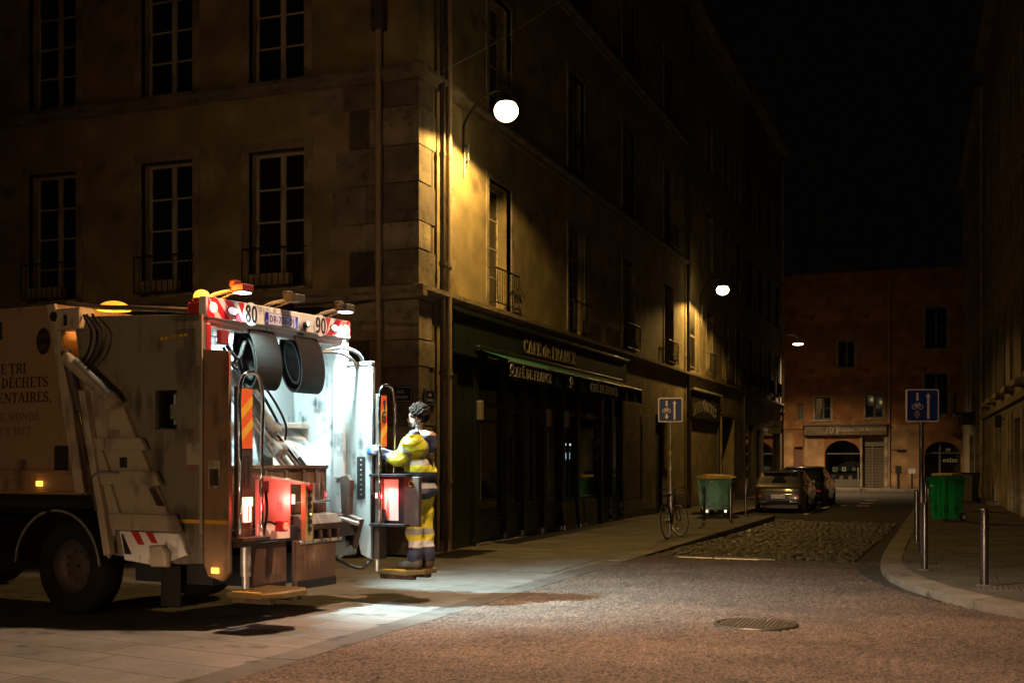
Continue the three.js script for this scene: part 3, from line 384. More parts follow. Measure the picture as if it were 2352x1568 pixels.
// ---------- the two houses further along the side street ----------
function shutter(parent, s, y0, h, w, turn, m) { const o = part('shutter', [rbox(0, 0.05, 0, h, -0.02, 0.02, 0.005, 1), rbox(w - 0.05, w, 0, h, -0.02, 0.02, 0.005, 1), ...[0, h * 0.45, h - 0.07].map(y => rbox(0.05, w - 0.05, y, y + 0.07, -0.018, 0.018, 0.004, 1))], m, parent); o.rotation.y = H + turn; o.position.set(0.03, y0, -s);
  for (const [a, b] of [[0.08, h * 0.45 - 0.01], [h * 0.45 + 0.08, h - 0.08]]) for (let y = a; y < b - 0.03; y += 0.055) { const l = part('slat', slatG, m, o); l.position.set(w / 2, y + 0.025, 0); l.rotation.x = 0.75; l.scale.x = w - 0.1; } }
const slatG = box(-0.5, 0.5, -0.025, 0.025, -0.004, 0.004);
{
  const shut = M([0.16, 0.13, 0.09], 0.7), b = thing('shuttered_house', 'narrow dim house with louvred shutters beyond the cafe building', 'house'); const s0 = 21.42, s1 = 32.6, ws = [25.3, 28.6, 31.4];
  const holes = []; for (const [y0, y1] of [[4.75, 6.95], [8.5, 10.6], [12.2, 14.0]]) for (const s of ws) holes.push(rect(s - 0.55, s + 0.55, y0, y1));
  part('street_wall', [poly(rect(s0, s1, 4.4, 17), -0.35, 0, 0, holes), poly([[s0, 0], [27.5, 0], [27.5, 3.3], [30.2, 3.3], [30.2, 0], [s1, 0], [s1, 4.4], [s0, 4.4]], -0.35, 0)].map(g => { g.rotateY(H); return uvBox(g); }), MT.plasterY, b);
  part('roof', box(-12, 0.4, 17, 17.2, -s1, -s0), MT.plasterG, b); part('inner_wall', [box(-4, -3.9, 0, 17, -s1, -s0), box(-3.9, -0.36, 4.2, 4.3, -s1, -s0)], MT.dark, b);
  for (const [y0, y1] of [[4.75, 6.95], [8.5, 10.6], [12.2, 14.0]]) for (const s of ws) win(b, 'S', s, y0, 1.1, y1 - y0, 3, { deep: 0.2, surround: 0.1, rail: y0 < 5 });
  shutter(b, 21.65, 4.75, 2.35, 1.0, 0.02, shut); shutter(b, 23.1, 4.75, 2.35, 1.35, 0.28, shut); shutter(b, 29.3, 4.75, 2.2, 0.55, 0.04, shut); shutter(b, 27.3, 8.5, 2.1, 0.55, 0.04, shut); shutter(b, 24.1, 8.5, 2.1, 0.55, 0.04, shut);
  part('string_course', course([[0, -s1], [0, -s0]], 4.36, 4.58, 0.16), MT.stones[1], b); part('eaves', course([[0, -s1], [0, -s0]], 16.6, 17, 0.5), MT.plasterG, b);
  part('shop_fascia', rbox(0, 0.12, 3.05, 4.0, -26.9, -21.6, 0.02), M([0.02, 0.018, 0.016], 0.6), b);
  const L = 'ANTIQUITÉS', letters = []; for (let i = 0; i < L.length; i++) { const t = (i - 4.5) / 4.5, g = text(L[i], 0.36, 0.012); g.rotateZ(-t * 0.28); g.translate(t * 1.9, 3.50 - 0.16 * t * t, 0); g.rotateY(H); g.translate(0.121, 0, -24.0); letters.push(g); } part('shop_lettering', letters, M([0.24, 0.21, 0.16], 0.7), b);
  part('shop_glazing', [box(-0.12, -0.1, 0.5, 3.05, -26.8, -21.7)], MT.glass, b); for (const z of [-21.8, -27.0]) part('shop_pilaster', rbox(0, 0.08, 0, 3.05, z, z + 0.25, 0.01), MT.pipeD, b);
  part('door_surround', [rbox(0, 0.06, 0, 3.4, -27.62, -27.45, 0.01), rbox(0, 0.06, 3.3, 3.45, -30.3, -27.45, 0.01), rbox(0, 0.06, 0, 3.3, -30.3, -30.18, 0.01)], MT.surround, b); part('passage_wall', box(-2.4, -0.35, 0, 3.3, -30.3, -30.2), MT.plasterY, b); part('passage_door', box(-2.5, -2.4, 0, 3.3, -30.2, -27.5), MT.dark, b);
  downpipe(b, 0.1, -32.4, 0, 16.6, 0.055, MT.pipeD);
  part('fascia_trim', box(0.12, 0.2, 4.02, 4.07, -26.9, -21.6), MT.paint, b);
}
{
  const b = thing('tall_dark_house', 'last dark house of the row before the cross street', 'house'); const s0 = 32.62, s1 = 44.4, ws = [34.4, 37.2, 40, 42.8], ys = [[4.75, 6.9], [8.3, 10.4], [12, 14]];
  const holes = []; for (const [y0, y1] of ys) for (const s of ws) holes.push(rect(s - 0.5, s + 0.5, y0, y1));
  part('street_wall', [poly(rect(s0, s1, 0, 17.3), -0.35, 0, 0, [...holes, rect(33.3, 35.6, 0.5, 3.2), rect(36.4, 37.5, 0.05, 3.0), rect(38.4, 43.6, 0.5, 3.2)])].map(g => { g.rotateY(H); return uvBox(g); }), MT.plasterG, b);
  part('gable_wall', box(-12, -0.36, 0, 17.3, -s1, -s1 + 0.35), MT.plasterG, b); part('roof', box(-12, 0.45, 17.3, 17.5, -s1, -s0), MT.plasterG, b); part('inner_wall', box(-2.5, -2.4, 0, 17, -s1 + 0.4, -s0), MT.dark, b);
  for (const [y0, y1] of ys) for (const s of ws) win(b, 'S', s, y0, 1.0, y1 - y0, 3, { deep: 0.18, surround: 0.1, rail: y0 < 5 });
  for (const s of [33.7, 36.5, 39.3, 42.1]) shutter(b, s - 0.05, 4.75, 2.1, 0.48, 0.03, MT.frameG);
  part('shop_glazing', [box(-0.15, -0.13, 0.5, 3.2, -35.6, -33.3), box(-0.15, -0.13, 0.5, 3.2, -43.6, -38.4)], MT.glass, b); part('door', box(-0.14, -0.1, 0.05, 3.0, -37.5, -36.4), MT.dark, b);
  part('string_course', course([[0, -s1], [0, -s0]], 4.3, 4.52, 0.16), MT.stones[3], b); downpipe(b, 0.1, -44.25, 0, 17, 0.06, MT.pipe); part('downpipe_bracket', rbox(0, 0.2, 3.9, 4.1, -44.35, -44.15, 0.02), MT.pipeD, b);
}
{ // square projecting sign
  const s = thing('projecting_sign', 'square pale projecting sign with a dark emblem on the last dark house', 'sign', [0.6, 3.15, -38]);
  part('box', rbox(-0.31, 0.31, -0.31, 0.31, -0.05, 0.05, 0.015), MT.iron, s);
  const m = M([1, 1, 1], 0.6, { map: canvas(256, 256, (c, w) => { c.fillStyle = '#8d8368'; c.fillRect(0, 0, w, w); c.fillStyle = '#26231c'; c.beginPath(); c.ellipse(128, 88, 26, 40, 0, 0, 7); c.fill(); c.beginPath(); c.ellipse(82, 125, 40, 16, -0.4, 0, 7); c.fill(); c.beginPath(); c.ellipse(174, 125, 40, 16, 0.4, 0, 7); c.fill(); c.fillStyle = '#8d8368'; c.beginPath(); c.arc(128, 75, 12, 0, 7); c.fill(); c.fillStyle = '#4a5534'; c.fillRect(96, 175, 64, 14); c.fillRect(112, 198, 32, 8); }) });
  part('face', flat(0.58, 0.58), m, s).position.z = 0.052; part('bracket', [cyl(V(-0.6, 0.25, 0), V(-0.3, 0.25, 0), 0.02), cyl(V(-0.6, -0.25, 0), V(-0.3, -0.25, 0), 0.02)], MT.iron, s);
}
// ---------- the orange house closing the street ----------
{
  const b = thing('orange_house', 'orange plaster house with two arched shop openings closing the street', 'house', [0, 0, -53]);
  const arch = (x0, x1, top) => { const r = [], c = (x0 + x1) / 2, w = (x1 - x0) / 2, sp = top - w * 0.8; r.push([x0, 0.05], [x1, 0.05]); for (let i = 0; i <= 14; i++) { const a = i / 14 * Math.PI; r.push([c + w * Math.cos(a), sp + w * 0.8 * Math.sin(a)]); } return r; };
  const W = [[0.78, 1.66, 3.95, 5.25], [3.6, 4.55, 4.03, 5.42], [2.08, 3.0, 6.95, 8.5], [6.78, 8.04, 4.18, 6.5], [6.82, 8.0, 7.86, 10.2], [-3.4, -2.4, 4.0, 5.4], [-3.4, -2.4, 6.95, 8.5]];
  const holes = W.map(w => rect(...w)); holes.push(rect(-0.2, 0.12, 3.95, 4.92), arch(1.33, 3.3, 2.75), rect(3.42, 4.6, 0.05, 2.95), arch(6.79, 8.69, 2.66), rect(-0.42, 0.08, 0.05, 2.4));
  part('street_wall', poly(rect(-14, 9.35, 0, 12.2), -0.4, 0, 0, holes), MT.plasterO, b);
  part('roof', [box(-14, 9.4, 12.2, 12.4, -8, 0.4)], MT.plasterO, b); part('inner_wall', [box(-14, 9.35, 0, 12.1, -1.7, -1.6)], MT.dark, b);
  // paler lower storey, cut round the openings
  for (const g of [poly(rect(4.82, 6.6, 0.04, 3.62), 0.0, 0.014), poly(rect(0.3, 1.28, 0.04, 2.85), 0.0, 0.012), poly(rect(-1.6, -0.5, 0.04, 3.2), 0.0, 0.012), poly(rect(8.74, 9.3, 0.04, 2.0), 0, 0.02)]) part('lower_render', g, MT.plasterP, b);
  W.forEach(([x0, x1, y0, y1]) => { win(b, 'B', (x0 + x1) / 2, y0, x1 - x0, y1 - y0, 2, { deep: 0.2, surround: 0.11, frame: MT.frameG, trim: MT.surround }); part('sill', rbox(x0 - 0.14, x1 + 0.14, y0 - 0.1, y0 - 0.005, -0.05, 0.07, 0.01), MT.surround, b); });
  win(b, 'B', -0.04, 3.95, 0.32, 0.97, 1, { deep: 0.2, frame: MT.frameG });
  part('shop_fascia', [rbox(0.2, 4.78, 3.05, 3.62, 0.005, 0.3, 0.02), rbox(0.1, 4.86, 3.6, 3.72, 0.005, 0.38, 0.02)], M([0.10, 0.075, 0.045], 0.7, { map: TX.grime }), b);
  part('shop_lettering', [text('GALERIE AT', 0.155, 0.01).translate(2.72, 3.34, 0.302), text('IER BOUTIQUE', 0.155, 0.01).translate(3.98, 3.34, 0.302), text('EL', 0.155, 0.01).translate(3.27, 3.34, 0.302).scale(1, 1, 1)], M([0.34, 0.28, 0.18], 0.6), b);
  { const l = []; for (const [x, s] of [[1.45, 1], [1.62, -1], [1.78, 1], [1.97, -1], [2.08, 1]]) l.push(cyl(V(x - 0.04 * s, 3.15, 0.31), V(x + 0.07, 3.52 - 0.05 * s, 0.31), 0.02, 0.012, 6)); part('shop_monogram', l, M([0.40, 0.36, 0.26], 0.6), b); }
  part('pilaster', [rbox(4.62, 4.82, 0, 3.04, 0.0, 0.1, 0.01), rbox(3.3, 3.42, 0, 3.04, 0.0, 0.06, 0.01), rbox(0.2, 0.32, 0, 3.04, 0.0, 0.06, 0.01)], MT.surround, b);
  part('shop_glazing', [poly(arch(1.34, 3.29, 2.74), -0.34, -0.33)], MT.pane, b); part('shop_glazing', poly(arch(6.8, 8.68, 2.65).map(([x, y]) => [x - 7.74, y]), -0.005, 0.005).rotateY(0.035).translate(7.74, 0, -0.345), MT.pane, b);
  part('glazing_frame', [rbox(1.33, 3.3, 1.95, 2.02, -0.33, -0.28, 0.01), rbox(1.33, 3.3, 0.05, 0.5, -0.33, -0.28, 0.01), rbox(7.55, 7.66, 0.05, 2.6, -0.33, -0.26, 0.01), rbox(6.8, 8.68, 1.98, 2.05, -0.33, -0.27, 0.01), rbox(7.66, 8.68, 0.05, 0.25, -0.33, -0.27, 0.01)], MT.frameG, b);
  part('shop_number', text('29', 0.16, 0.01, sans).translate(8.05, 2.2, -0.32), M([0.55, 0.5, 0.4], 0.6), b); part('shop_name', text('eolas', 0.22, 0.01, sans).translate(8.15, 1.62, -0.32), M([0.42, 0.40, 0.32], 0.6), b);
  part('roller_grille', [...Array(26)].map((_, i) => rbox(3.44, 4.58, 0.08 + i * 0.088, 0.13 + i * 0.088, -0.3, -0.27, 0.004, 1)), M([0.15, 0.12, 0.085], 0.6), b); part('grille_post', [rbox(3.95, 4.02, 0.05, 2.4, -0.27, -0.22, 0.01), rbox(3.44, 4.58, 2.4, 2.95, -0.34, -0.25, 0.01)], M([0.12, 0.10, 0.07], 0.6), b);
  part('door', rbox(-0.42, 0.08, 0.05, 2.4, -0.25, -0.2, 0.01), M([0.12, 0.06, 0.035], 0.6), b);
  part('balcony', [rbox(8.3, 10.5, 2.95, 3.1, 0.05, 0.9, 0.02), ...[...Array(14)].map((_, i) => cyl(V(8.35 + i * 0.16, 3.1, 0.86), V(8.35 + i * 0.16, 4.0, 0.86), 0.012, undefined, 5)), cyl(V(8.3, 4.0, 0.86), V(10.5, 4.0, 0.86), 0.02)], MT.iron, b);
  downpipe(b, 4.9, 0.09, 0, 11.8, 0.045, MT.pipe); part('cable_run', [tube([V(-1.4, 3.42, 0.02), V(-0.3, 3.42, 0.02), V(0.05, 3.4, 0.02), V(0.12, 3.2, 0.02), V(0.12, 2.4, 0.02)], 0.02, 30, 5)], MT.cable, b);
  part('kerb', rbox(-14, 9.3, -0.3, 0.02, 0.01, 1.9, 0.02), MT.kerb[0], b);
}
{ // pictures standing in the gallery window
  const sp = [[1.85, 0.95, 0.26], [2.35, 0.98, 0.22], [2.9, 1.02, 0.16], [1.75, 0.55, 0.2], [2.2, 0.52, 0.18], [2.7, 0.5, 0.2]], nm = ['first small framed picture', 'white framed picture', 'tiny framed print', 'low dark print', 'low pale print', 'third low print'];
  sp.forEach(([x, y, s], i) => { const t = thing('framed_picture', nm[i] + ' in the arched gallery window', 'picture', [x, y, -53.6], 0, 'pictures in the gallery window'); part('frame', [box(-s / 2, s / 2, 0, 0.025, 0, 0.02), box(-s / 2, s / 2, s - 0.025, s, 0, 0.02), box(-s / 2, -s / 2 + 0.025, 0.025, s - 0.025, 0, 0.02), box(s / 2 - 0.025, s / 2, 0.025, s - 0.025, 0, 0.02)], M(i === 1 ? [0.7, 0.7, 0.7] : [0.3, 0.3, 0.28], 0.5), t); part('print', box(-s / 2 + 0.025, s / 2 - 0.025, 0.025, s - 0.025, 0, 0.008), M([0.08 + 0.05 * i, 0.1, 0.09], 0.7), t); });
  const p = thing('bracket_sign', 'small dark bracket sign on the pale wall beside the gallery', 'sign', [5.0, 2.15, -52.95]); part('board', rbox(0.3, 0.82, -0.07, 0.07, -0.02, 0.02, 0.01), MT.iron, p); part('bracket', cyl(V(-0.1, 0.05, 0), V(0.3, 0.05, 0), 0.012), MT.iron, p);
  const mtr = thing('parking_meter', 'squat dark parking meter by the pale end wall', 'parking meter', [5.45, 0, -51.6]); part('post', cyl(V(0, 0, 0), V(0, 0.9, 0), 0.07), MT.iron, mtr); part('head', rbox(-0.16, 0.16, 0.85, 1.3, -0.1, 0.1, 0.04), MT.iron, mtr);
  const ub = thing('utility_box', 'small grey utility box on a post against the end wall', 'utility box', [6.15, 0, -52.3]); part('cabinet', rbox(-0.22, 0.22, 0.85, 1.15, -0.1, 0.1, 0.02), MT.galv, ub); part('post', rbox(-0.05, 0.05, 0, 0.86, -0.05, 0.05, 0.01), MT.iron, ub);
  const pl = thing('thin_post', 'thin steel post before the roller grille', 'post', [3.35, 0, -50.9]); part('pole', cyl(V(0, 0, 0), V(0, 1.15, 0), 0.035), MT.galv, pl); part('cap', uvBox(new THREE.SphereGeometry(0.04, 12, 8).translate(0, 1.15, 0)), MT.galv, pl);
}
// ---------- house row on the raised pavement ----------
{
  const b = thing('pale_corner_house', 'pale plaster house with stone pilaster at the edge of the raised pavement', 'house', [10.55, 0.08, -6], 2.15 * Math.PI / 180);
  const ws = [-3, -6.5, -10, -13.6, -17.2, -20.8, -24.3], holes = []; const ys = [[3.75, 6.1], [7.4, 9.6], [11, 13]]; for (const [y0, y1] of ys) for (const s of ws) holes.push(rect(s - 0.5, s + 0.5, y0, y1));
  const g = [poly(rect(-27.5, 0, 0, 17.2), -0.35, 0, 0, [...holes, rect(-12.8, -10.6, 0.03, 2.7), rect(-19.8, -18.2, 0.03, 2.6), rect(-25, -23.4, 0.03, 2.6), rect(-7, -4.5, 0.03, 2.7)])].map(q => { q.rotateY(-H); return uvBox(q); });   // -90 turn: wall runs to -z, faces -x
  part('street_wall', g, MT.plasterG, b); part('gable_wall', box(0.36, 14, 0, 17.2, -0.35, 0), MT.plasterG, b); part('roof', box(-0.4, 14, 17.2, 17.4, -27.5, 0.3), MT.plasterG, b); part('inner_wall', box(1.4, 1.5, 0, 17, -27.4, -0.4), MT.dark, b);
  for (const [y0, y1] of ys) for (const s of ws) win(b, 'R', s, y0, 1.0, y1 - y0, 3, { deep: 0.2, surround: 0.12, frame: MT.frameG });
  for (const s of [-17.2, -20.8, -24.3]) for (const k of [-1, 1]) { const o = part('shutter', [rbox(-0.25, 0.25, 0, 2.35, -0.02, 0.02, 0.006, 1), ...[...Array(34)].map((_, i) => rbox(-0.2, 0.2, 0.12 + i * 0.063, 0.15 + i * 0.063, 0.018, 0.034, 0.003, 1))], MT.frameG, b); o.rotation.y = -H; o.position.set(-0.035, 3.75, s + k * 0.87); }
  part('doorway', [box(0.2, 0.26, 0.03, 2.7, -12.8, -10.6), box(0.2, 0.26, 0.03, 2.6, -19.8, -18.2), box(0.2, 0.26, 0.03, 2.6, -25, -23.4), box(0.2, 0.26, 0.03, 2.7, -7, -4.5)], MT.dark, b);
  for (const [s, w] of [[-13.4, 0.5], [-14.3, 0.35], [-18.0, 0.25], [-20.1, 0.25], [-9.9, 0.5]]) for (let y = 0.03; y < 2.9; y += 0.42) part('pilaster_stone', rbox(-0.07, 0.0, y, y + 0.41, s - w / 2, s + w / 2, 0.01), MT.stones[2], b);
  part('string_course', rbox(-0.12, 0, 3.15, 3.35, -27.4, -0.02, 0.02), MT.stones[0], b); part('window_sill', ws.map(s => rbox(-0.28, 0, 3.5, 3.68, s - 0.7, s + 0.7, 0.03)), MT.stones[0], b);
  part('wall_lantern', [rbox(-0.3, -0.1, 2.55, 2.95, -16.4, -16.2, 0.03), cyl(V(0, 2.8, -16.3), V(-0.2, 2.95, -16.3), 0.015)], MT.iron, b); downpipe(b, -0.09, -27.2, 0, 16.5, 0.06, MT.pipe);
  part('door_step', rbox(-0.35, 0.3, 0.0, 0.14, -19.8, -18.2, 0.02), MT.kerb[1], b);
  const c = thing('dark_end_house', 'dark house with an iron balcony beside the orange house', 'house', [9.5, 0.08, -33.55], 2.15 * Math.PI / 180);
  const hs = []; for (const [y0, y1] of [[4, 6.3], [7.6, 9.6], [11, 13]]) for (const s of [-3, -7.5, -12, -16]) hs.push(rect(s - 0.5, s + 0.5, y0, y1));
  part('street_wall', poly(rect(-18.8, 0, 0, 16.4), -0.35, 0, 0, [...hs, rect(-5, -2, 0.03, 2.7), rect(-10, -7, 0.03, 2.7)]).rotateY(-H), MT.plasterG, c); part('roof', box(-0.3, 10, 16.4, 16.6, -18.8, 0), MT.plasterG, c);
  for (const [y0, y1] of [[4, 6.3], [7.6, 9.6], [11, 13]]) for (const s of [-3, -7.5, -12, -16]) win(c, 'R', s, y0, 1.0, y1 - y0, 3, { deep: 0.15, frame: MT.frameG });
  part('balcony', [rbox(-0.85, 0, 3.55, 3.7, -9.2, -5.6, 0.02), ...[...Array(22)].map((_, i) => cyl(V(-0.8, 3.7, -9.1 + i * 0.165), V(-0.8, 4.6, -9.1 + i * 0.165), 0.012, undefined, 5)), cyl(V(-0.8, 4.6, -9.2), V(-0.8, 4.6, -5.6), 0.02), rbox(-0.6, 0, 3.2, 3.56, -8.9, -8.6, 0.03), rbox(-0.6, 0, 3.2, 3.56, -6.2, -5.9, 0.03)], MT.iron, c);
  part('shop_front', [box(0.15, 0.2, 0.03, 2.7, -5, -2), box(0.15, 0.2, 0.03, 2.7, -10, -7)], MT.dark, c); part('shop_mullion', [-2.2, -3.4, -4.8, -7.2, -8.4, -9.8].map(z => rbox(-0.05, 0.02, 0, 2.7, z - 0.06, z + 0.06, 0.01)), MT.surround, c);
}

// ---------- street lamps ----------
function wallLamp(label, pos, base, I, c, angle, lens, sc = 1, pen = 0.12) {   // a shaded lamp on a wall bracket; pos is the lens, base the foot of the bracket
  const t = thing('street_lamp', label, 'street lamp', pos, 0, 'lamps on wall brackets'); const b = V(base[0] - pos[0], base[1] - pos[1], base[2] - pos[2]);
  part('housing', uvBox(new THREE.LatheGeometry([[0.0, 0.34], [0.05, 0.33], [0.08, 0.27], [0.15, 0.22], [0.155, 0.175], [0.14, 0.175], [0.13, 0.2], [0.0, 0.23]].map(p => new THREE.Vector2(p[0] * sc, (p[1] - 0.02) * sc * lens + 0.02)), 28)), MT.iron, t);
  part('lens', uvBox(new THREE.SphereGeometry(0.215 * sc, 28, 16, 0, Math.PI * 2, Math.PI * 0.18, Math.PI * 0.82).scale(1, lens, 1).translate(0, 0.02, 0)), M([0.9, 0.85, 0.7], 0.5, { emit: c.map((v, i) => [9, 8.2, 5][i] * (0.5 + 0.5 * v) * (I > 4 ? 1 : 0.35)) }), t);
  part('bracket', [tube([b.clone(), b.clone().add(V(0.05, 0.3, 0)), V(b.x * 0.5, b.y * 0.35 + 0.48, b.z * 0.5), V(b.x * 0.12, 0.42, b.z * 0.12), V(0, 0.3, 0)], 0.022, 24, 8), rbox(b.x - 0.015, b.x + 0.02, b.y - 0.3, b.y + 0.22, b.z - 0.03, b.z + 0.03, 0.008)], MT.iron, t);
  part('conduit', [cyl(V(b.x + 0.03, b.y - 0.75, b.z), V(b.x + 0.03, b.y - 0.2, b.z), 0.012, undefined, 6), tube([V(b.x + 0.04, b.y - 0.2, b.z - 0.04), V(b.x + 0.05, b.y - 0.5, b.z - 0.12), V(b.x + 0.05, b.y - 0.6, b.z - 0.05)], 0.01, 16, 5), rbox(b.x, b.x + 0.07, b.y - 0.42, b.y - 0.12, b.z - 0.16, b.z - 0.09, 0.01)], MT.galv, t);
  const l = spot(t, [0, -0.215 * sc * lens - 0.03, 0], [0, -5, 0], angle, pen, I, c, 4); return t;
}
wallLamp('bright street lamp glowing on the corner of the cafe building', [1.1, 7.72, -1.3], [0.01, 7.55, -1.95], LAMP.near, WARM, 1.42, 0.9);
wallLamp('second street lamp shining above the louvred shutters', [1.1, 7.33, -22.0], [0.01, 7.2, -23.6], LAMP.far, WARM, 1.42, 0.8);
wallLamp('small flat lamp by the corner of the last dark house', [0.6, 7.75, -46.5], [0.01, 7.6, -44.2], LAMP.end, [1, 0.68, 0.36], 1.28, 0.22, 1.3, 0.9);
{ // post lamps on the square behind the photographer
  const post = (label, x, z, I) => { const t = thing('post_lamp', label, 'street lamp', [x, 0, z], 0, 'post lamps behind the crossing'); part('post', [cyl(V(0, 0, 0), V(0, 7.6, 0), 0.09, 0.05), cyl(V(0, 0, 0), V(0, 0.6, 0), 0.13, 0.11)], MT.iron, t); part('arm', tube([V(0, 7.5, 0), V(0, 7.95, -0.2), V(0, 8.05, -0.8)], 0.035, 16), MT.iron, t);
    part('housing', rbox(-0.17, 0.17, 7.95, 8.1, -1.35, -0.75, 0.05), MT.iron, t); part('lens', rbox(-0.13, 0.13, 7.925, 7.955, -1.3, -0.85, 0.01), M([0.9, 0.85, 0.7], 0.5, { emit: [6, 4.6, 2.2] }), t); spot(t, [0, 7.9, -1.07], [0, 0, -2.3], 1.40, 0.15, I, [1, 0.52, 0.12], 8); };
  post('tall post lamp out of view at the far kerb of the square', -4, 30, LAMP.street); post('tall post lamp out of view behind the raised pavement', 14, 26, LAMP.street * 0.6);
}
{ // lamp hung over the crossing on a span wire, above the frame
  const t = thing('suspended_lamp', 'street lamp hung on a wire over the crossing, out of view above the truck', 'street lamp', [5.3, 8.6, 7.6]);
  part('housing', uvBox(new THREE.LatheGeometry([[0.0, 0.32], [0.08, 0.31], [0.12, 0.2], [0.3, 0.06], [0.31, 0.0], [0.28, 0.0], [0.1, 0.16], [0, 0.18]].map(p => new THREE.Vector2(...p)), 28)), MT.iron, t); part('lens', uvBox(new THREE.CylinderGeometry(0.2, 0.2, 0.02, 28).translate(0, 0.02, 0)), M([0.9, 0.85, 0.75], 0.5, { emit: [8, 6, 4] }), t);
  part('span_wire', [cyl(V(-5.2, 0.9, -7.5), V(0, 0.33, 0), 0.008, undefined, 6), cyl(V(0, 0.33, 0), V(5, 1.2, 14), 0.008, undefined, 6)], MT.cable, t); spot(t, [0, -0.02, 0], [0.0, -8.6, 0.9], 0.98, 1.0, LAMP.hung, HEAD, 8); }
// string of tiny bulbs and wires between the facades
one('hanging_wire', tube([V(0.15, 8.1, -0.2), V(1.5, 8.9, -0.7), V(3.2, 10.2, -1.4)], 0.006, 30, 5), MT.galv, 'thin glinting wire rising from the building corner', 'wire');

// ---------- refuse truck (x runs to the tail, z to the camera side) ----------
{
  const t = thing('refuse_truck', 'grey and cream refuse collection truck with its lit tail hopper open', 'truck', [1.947, 0, 7.61], -7 * Math.PI / 180);
  const N = 1.15, F = -1.25;
  // compactor body
  const body = part('body', poly([[-8, 1.25], [-1.53, 1.25], [-1.94, 3.2], [-8, 3.2]], F, N, 0.02), MT.taupe, t);
  part('body_edge', poly([[-1.64, 1.27], [-1.52, 1.27], [-1.93, 3.2], [-2.05, 3.2]], N + 0.001, N + 0.035, 0.008), MT.cream, body);
  part('side_rail', [rbox(-8, -1.55, 1.46, 1.5, N, N + 0.03, 0.008), rbox(-8, -1.56, 1.25, 1.285, N, N + 0.03, 0.008)], MT.taupe, body);
  const side = part('side_print', flat(1.35, 1.5, 0.002), M([1, 1, 1], 0.55, { map: canvas(1080, 1200, (c, w, h) => {
    c.fillStyle = '#8a6f52'; c.fillRect(0, 0, w, h); c.fillStyle = '#1c120c'; c.textAlign = 'right'; c.font = 'bold 118px serif';
    c.fillText('LE TRI', 700, 480); c.fillText('DES DÉCHETS', 960, 600); c.fillText('ALIMENTAIRES,', 1000, 725); c.fillStyle = '#5d452f'; c.font = 'bold 98px serif'; c.fillText('TOUT LE MONDE', 860, 880); c.fillText("S'Y MET", 760, 1000);
    c.fillStyle = '#140d0a'; c.beginPath(); for (let i = 0; i < 48; i++) { const a = i / 24 * Math.PI, r = i % 2 ? 118 : 104; c.lineTo(900 + r * 0.74 * Math.cos(a), 225 + r * Math.sin(a)); } c.fill(); c.fillStyle = '#4f3c2c'; c.font = 'bold 52px serif'; c.textAlign = 'center'; c.fillText('2013', 905, 205); c.fillText('2022', 895, 290);
    c.fillStyle = '#120c0a'; c.fillRect(300, 40, 110, 150); c.fillStyle = '#4f3c2c'; c.font = 'bold 60px serif'; c.fillText('ES', 360, 140); }) }), body);
  side.position.set(-2.58, 2.36, N + 0.002);
  part('notice', rbox(-1.97, -1.77, 1.50, 1.75, N, N + 0.006, 0.002), MT.black, body);
  const marker = (x, y, z, p) => { const m = part('marker_lamp', rbox(x - 0.045, x + 0.045, y - 0.028, y + 0.028, z, z + 0.02, 0.008), M([0.9, 0.5, 0.1], 0.3, { emit: [2.6, 1.15, 0.16] }), p); point(p, [x, y, z + 0.05], 0.012, AMBER, 1); };
  marker(-2.18, 1.36, N, t);
  // chassis, wheel, mudguards
  part('chassis', [box(-8, -0.7, 0.75, 1.1, 0.3, 0.45), box(-8, -0.7, 0.75, 1.1, -0.5, -0.35), box(-8, -1.0, 1.1, 1.25, -1.0, 0.9)], MT.black, t);
  for (const z of [0.85, -0.95]) for (const x of [-1.92, -5.4]) { const w = part('wheel', uvBox(new THREE.LatheGeometry([[0.28, -0.14], [0.44, -0.15], [0.495, -0.11], [0.5, 0], [0.495, 0.11], [0.44, 0.15], [0.28, 0.14]].map(p => new THREE.Vector2(...p)), 40).rotateX(H)), MT.rubber, t); w.position.set(x, 0.5, z);
    part('rim', uvBox(new THREE.LatheGeometry([[0.02, 0.03], [0.12, 0.04], [0.2, -0.02], [0.27, 0.06], [0.3, 0.13], [0.28, 0.14]].map(p => new THREE.Vector2(...p)), 32).rotateX(H)), MT.pipeD, w); part('wheel_nut', [...Array(10)].map((_, i) => cyl(V(0.16 * Math.cos(i * 0.628), 0.16 * Math.sin(i * 0.628), 0.0), V(0.16 * Math.cos(i * 0.628), 0.16 * Math.sin(i * 0.628), 0.05), 0.014, undefined, 6)), MT.steel, w); }
  { const a = []; for (let i = 0; i <= 16; i++) { const k = Math.PI * (0.02 + 0.96 * i / 16); a.push([Math.cos(k), Math.sin(k)]); } const ring = [...a.map(([c, s]) => [-1.95 + 0.62 * c, 0.5 + 0.6 * s]), ...a.reverse().map(([c, s]) => [-1.95 + 0.595 * c, 0.5 + 0.575 * s])]; part('mudguard', poly(ring, 0.55, 1.13), MT.black, t); part('mudguard_lip', poly(ring.map(([x, y]) => [x, y]), 1.131, 1.15), MT.galv, t); }
  part('underrun_guard', [rbox(-8, -3.0, 0.45, 0.62, 1.05, 1.1, 0.02), box(-4.2, -3.0, 0.4, 1.0, 0.4, 1.0)], MT.black, t);
  // tail section: side cheeks, roof
  const cheek = [[-1.72, 3.1], [-1.66, 3.06], [0, 2.99], [0, 0.62], [-0.3, 0.6], [-1.15, 0.66], [-1.56, 2.42]];
  part('tail_cheek', poly(cheek, N - 0.07, N, 0.006, [rect(-0.6, -0.32, 1.9, 2.28)]), MT.greyPaint, t); part('tail_cheek', poly(cheek, F, F + 0.07, 0.006), MT.wing, t);
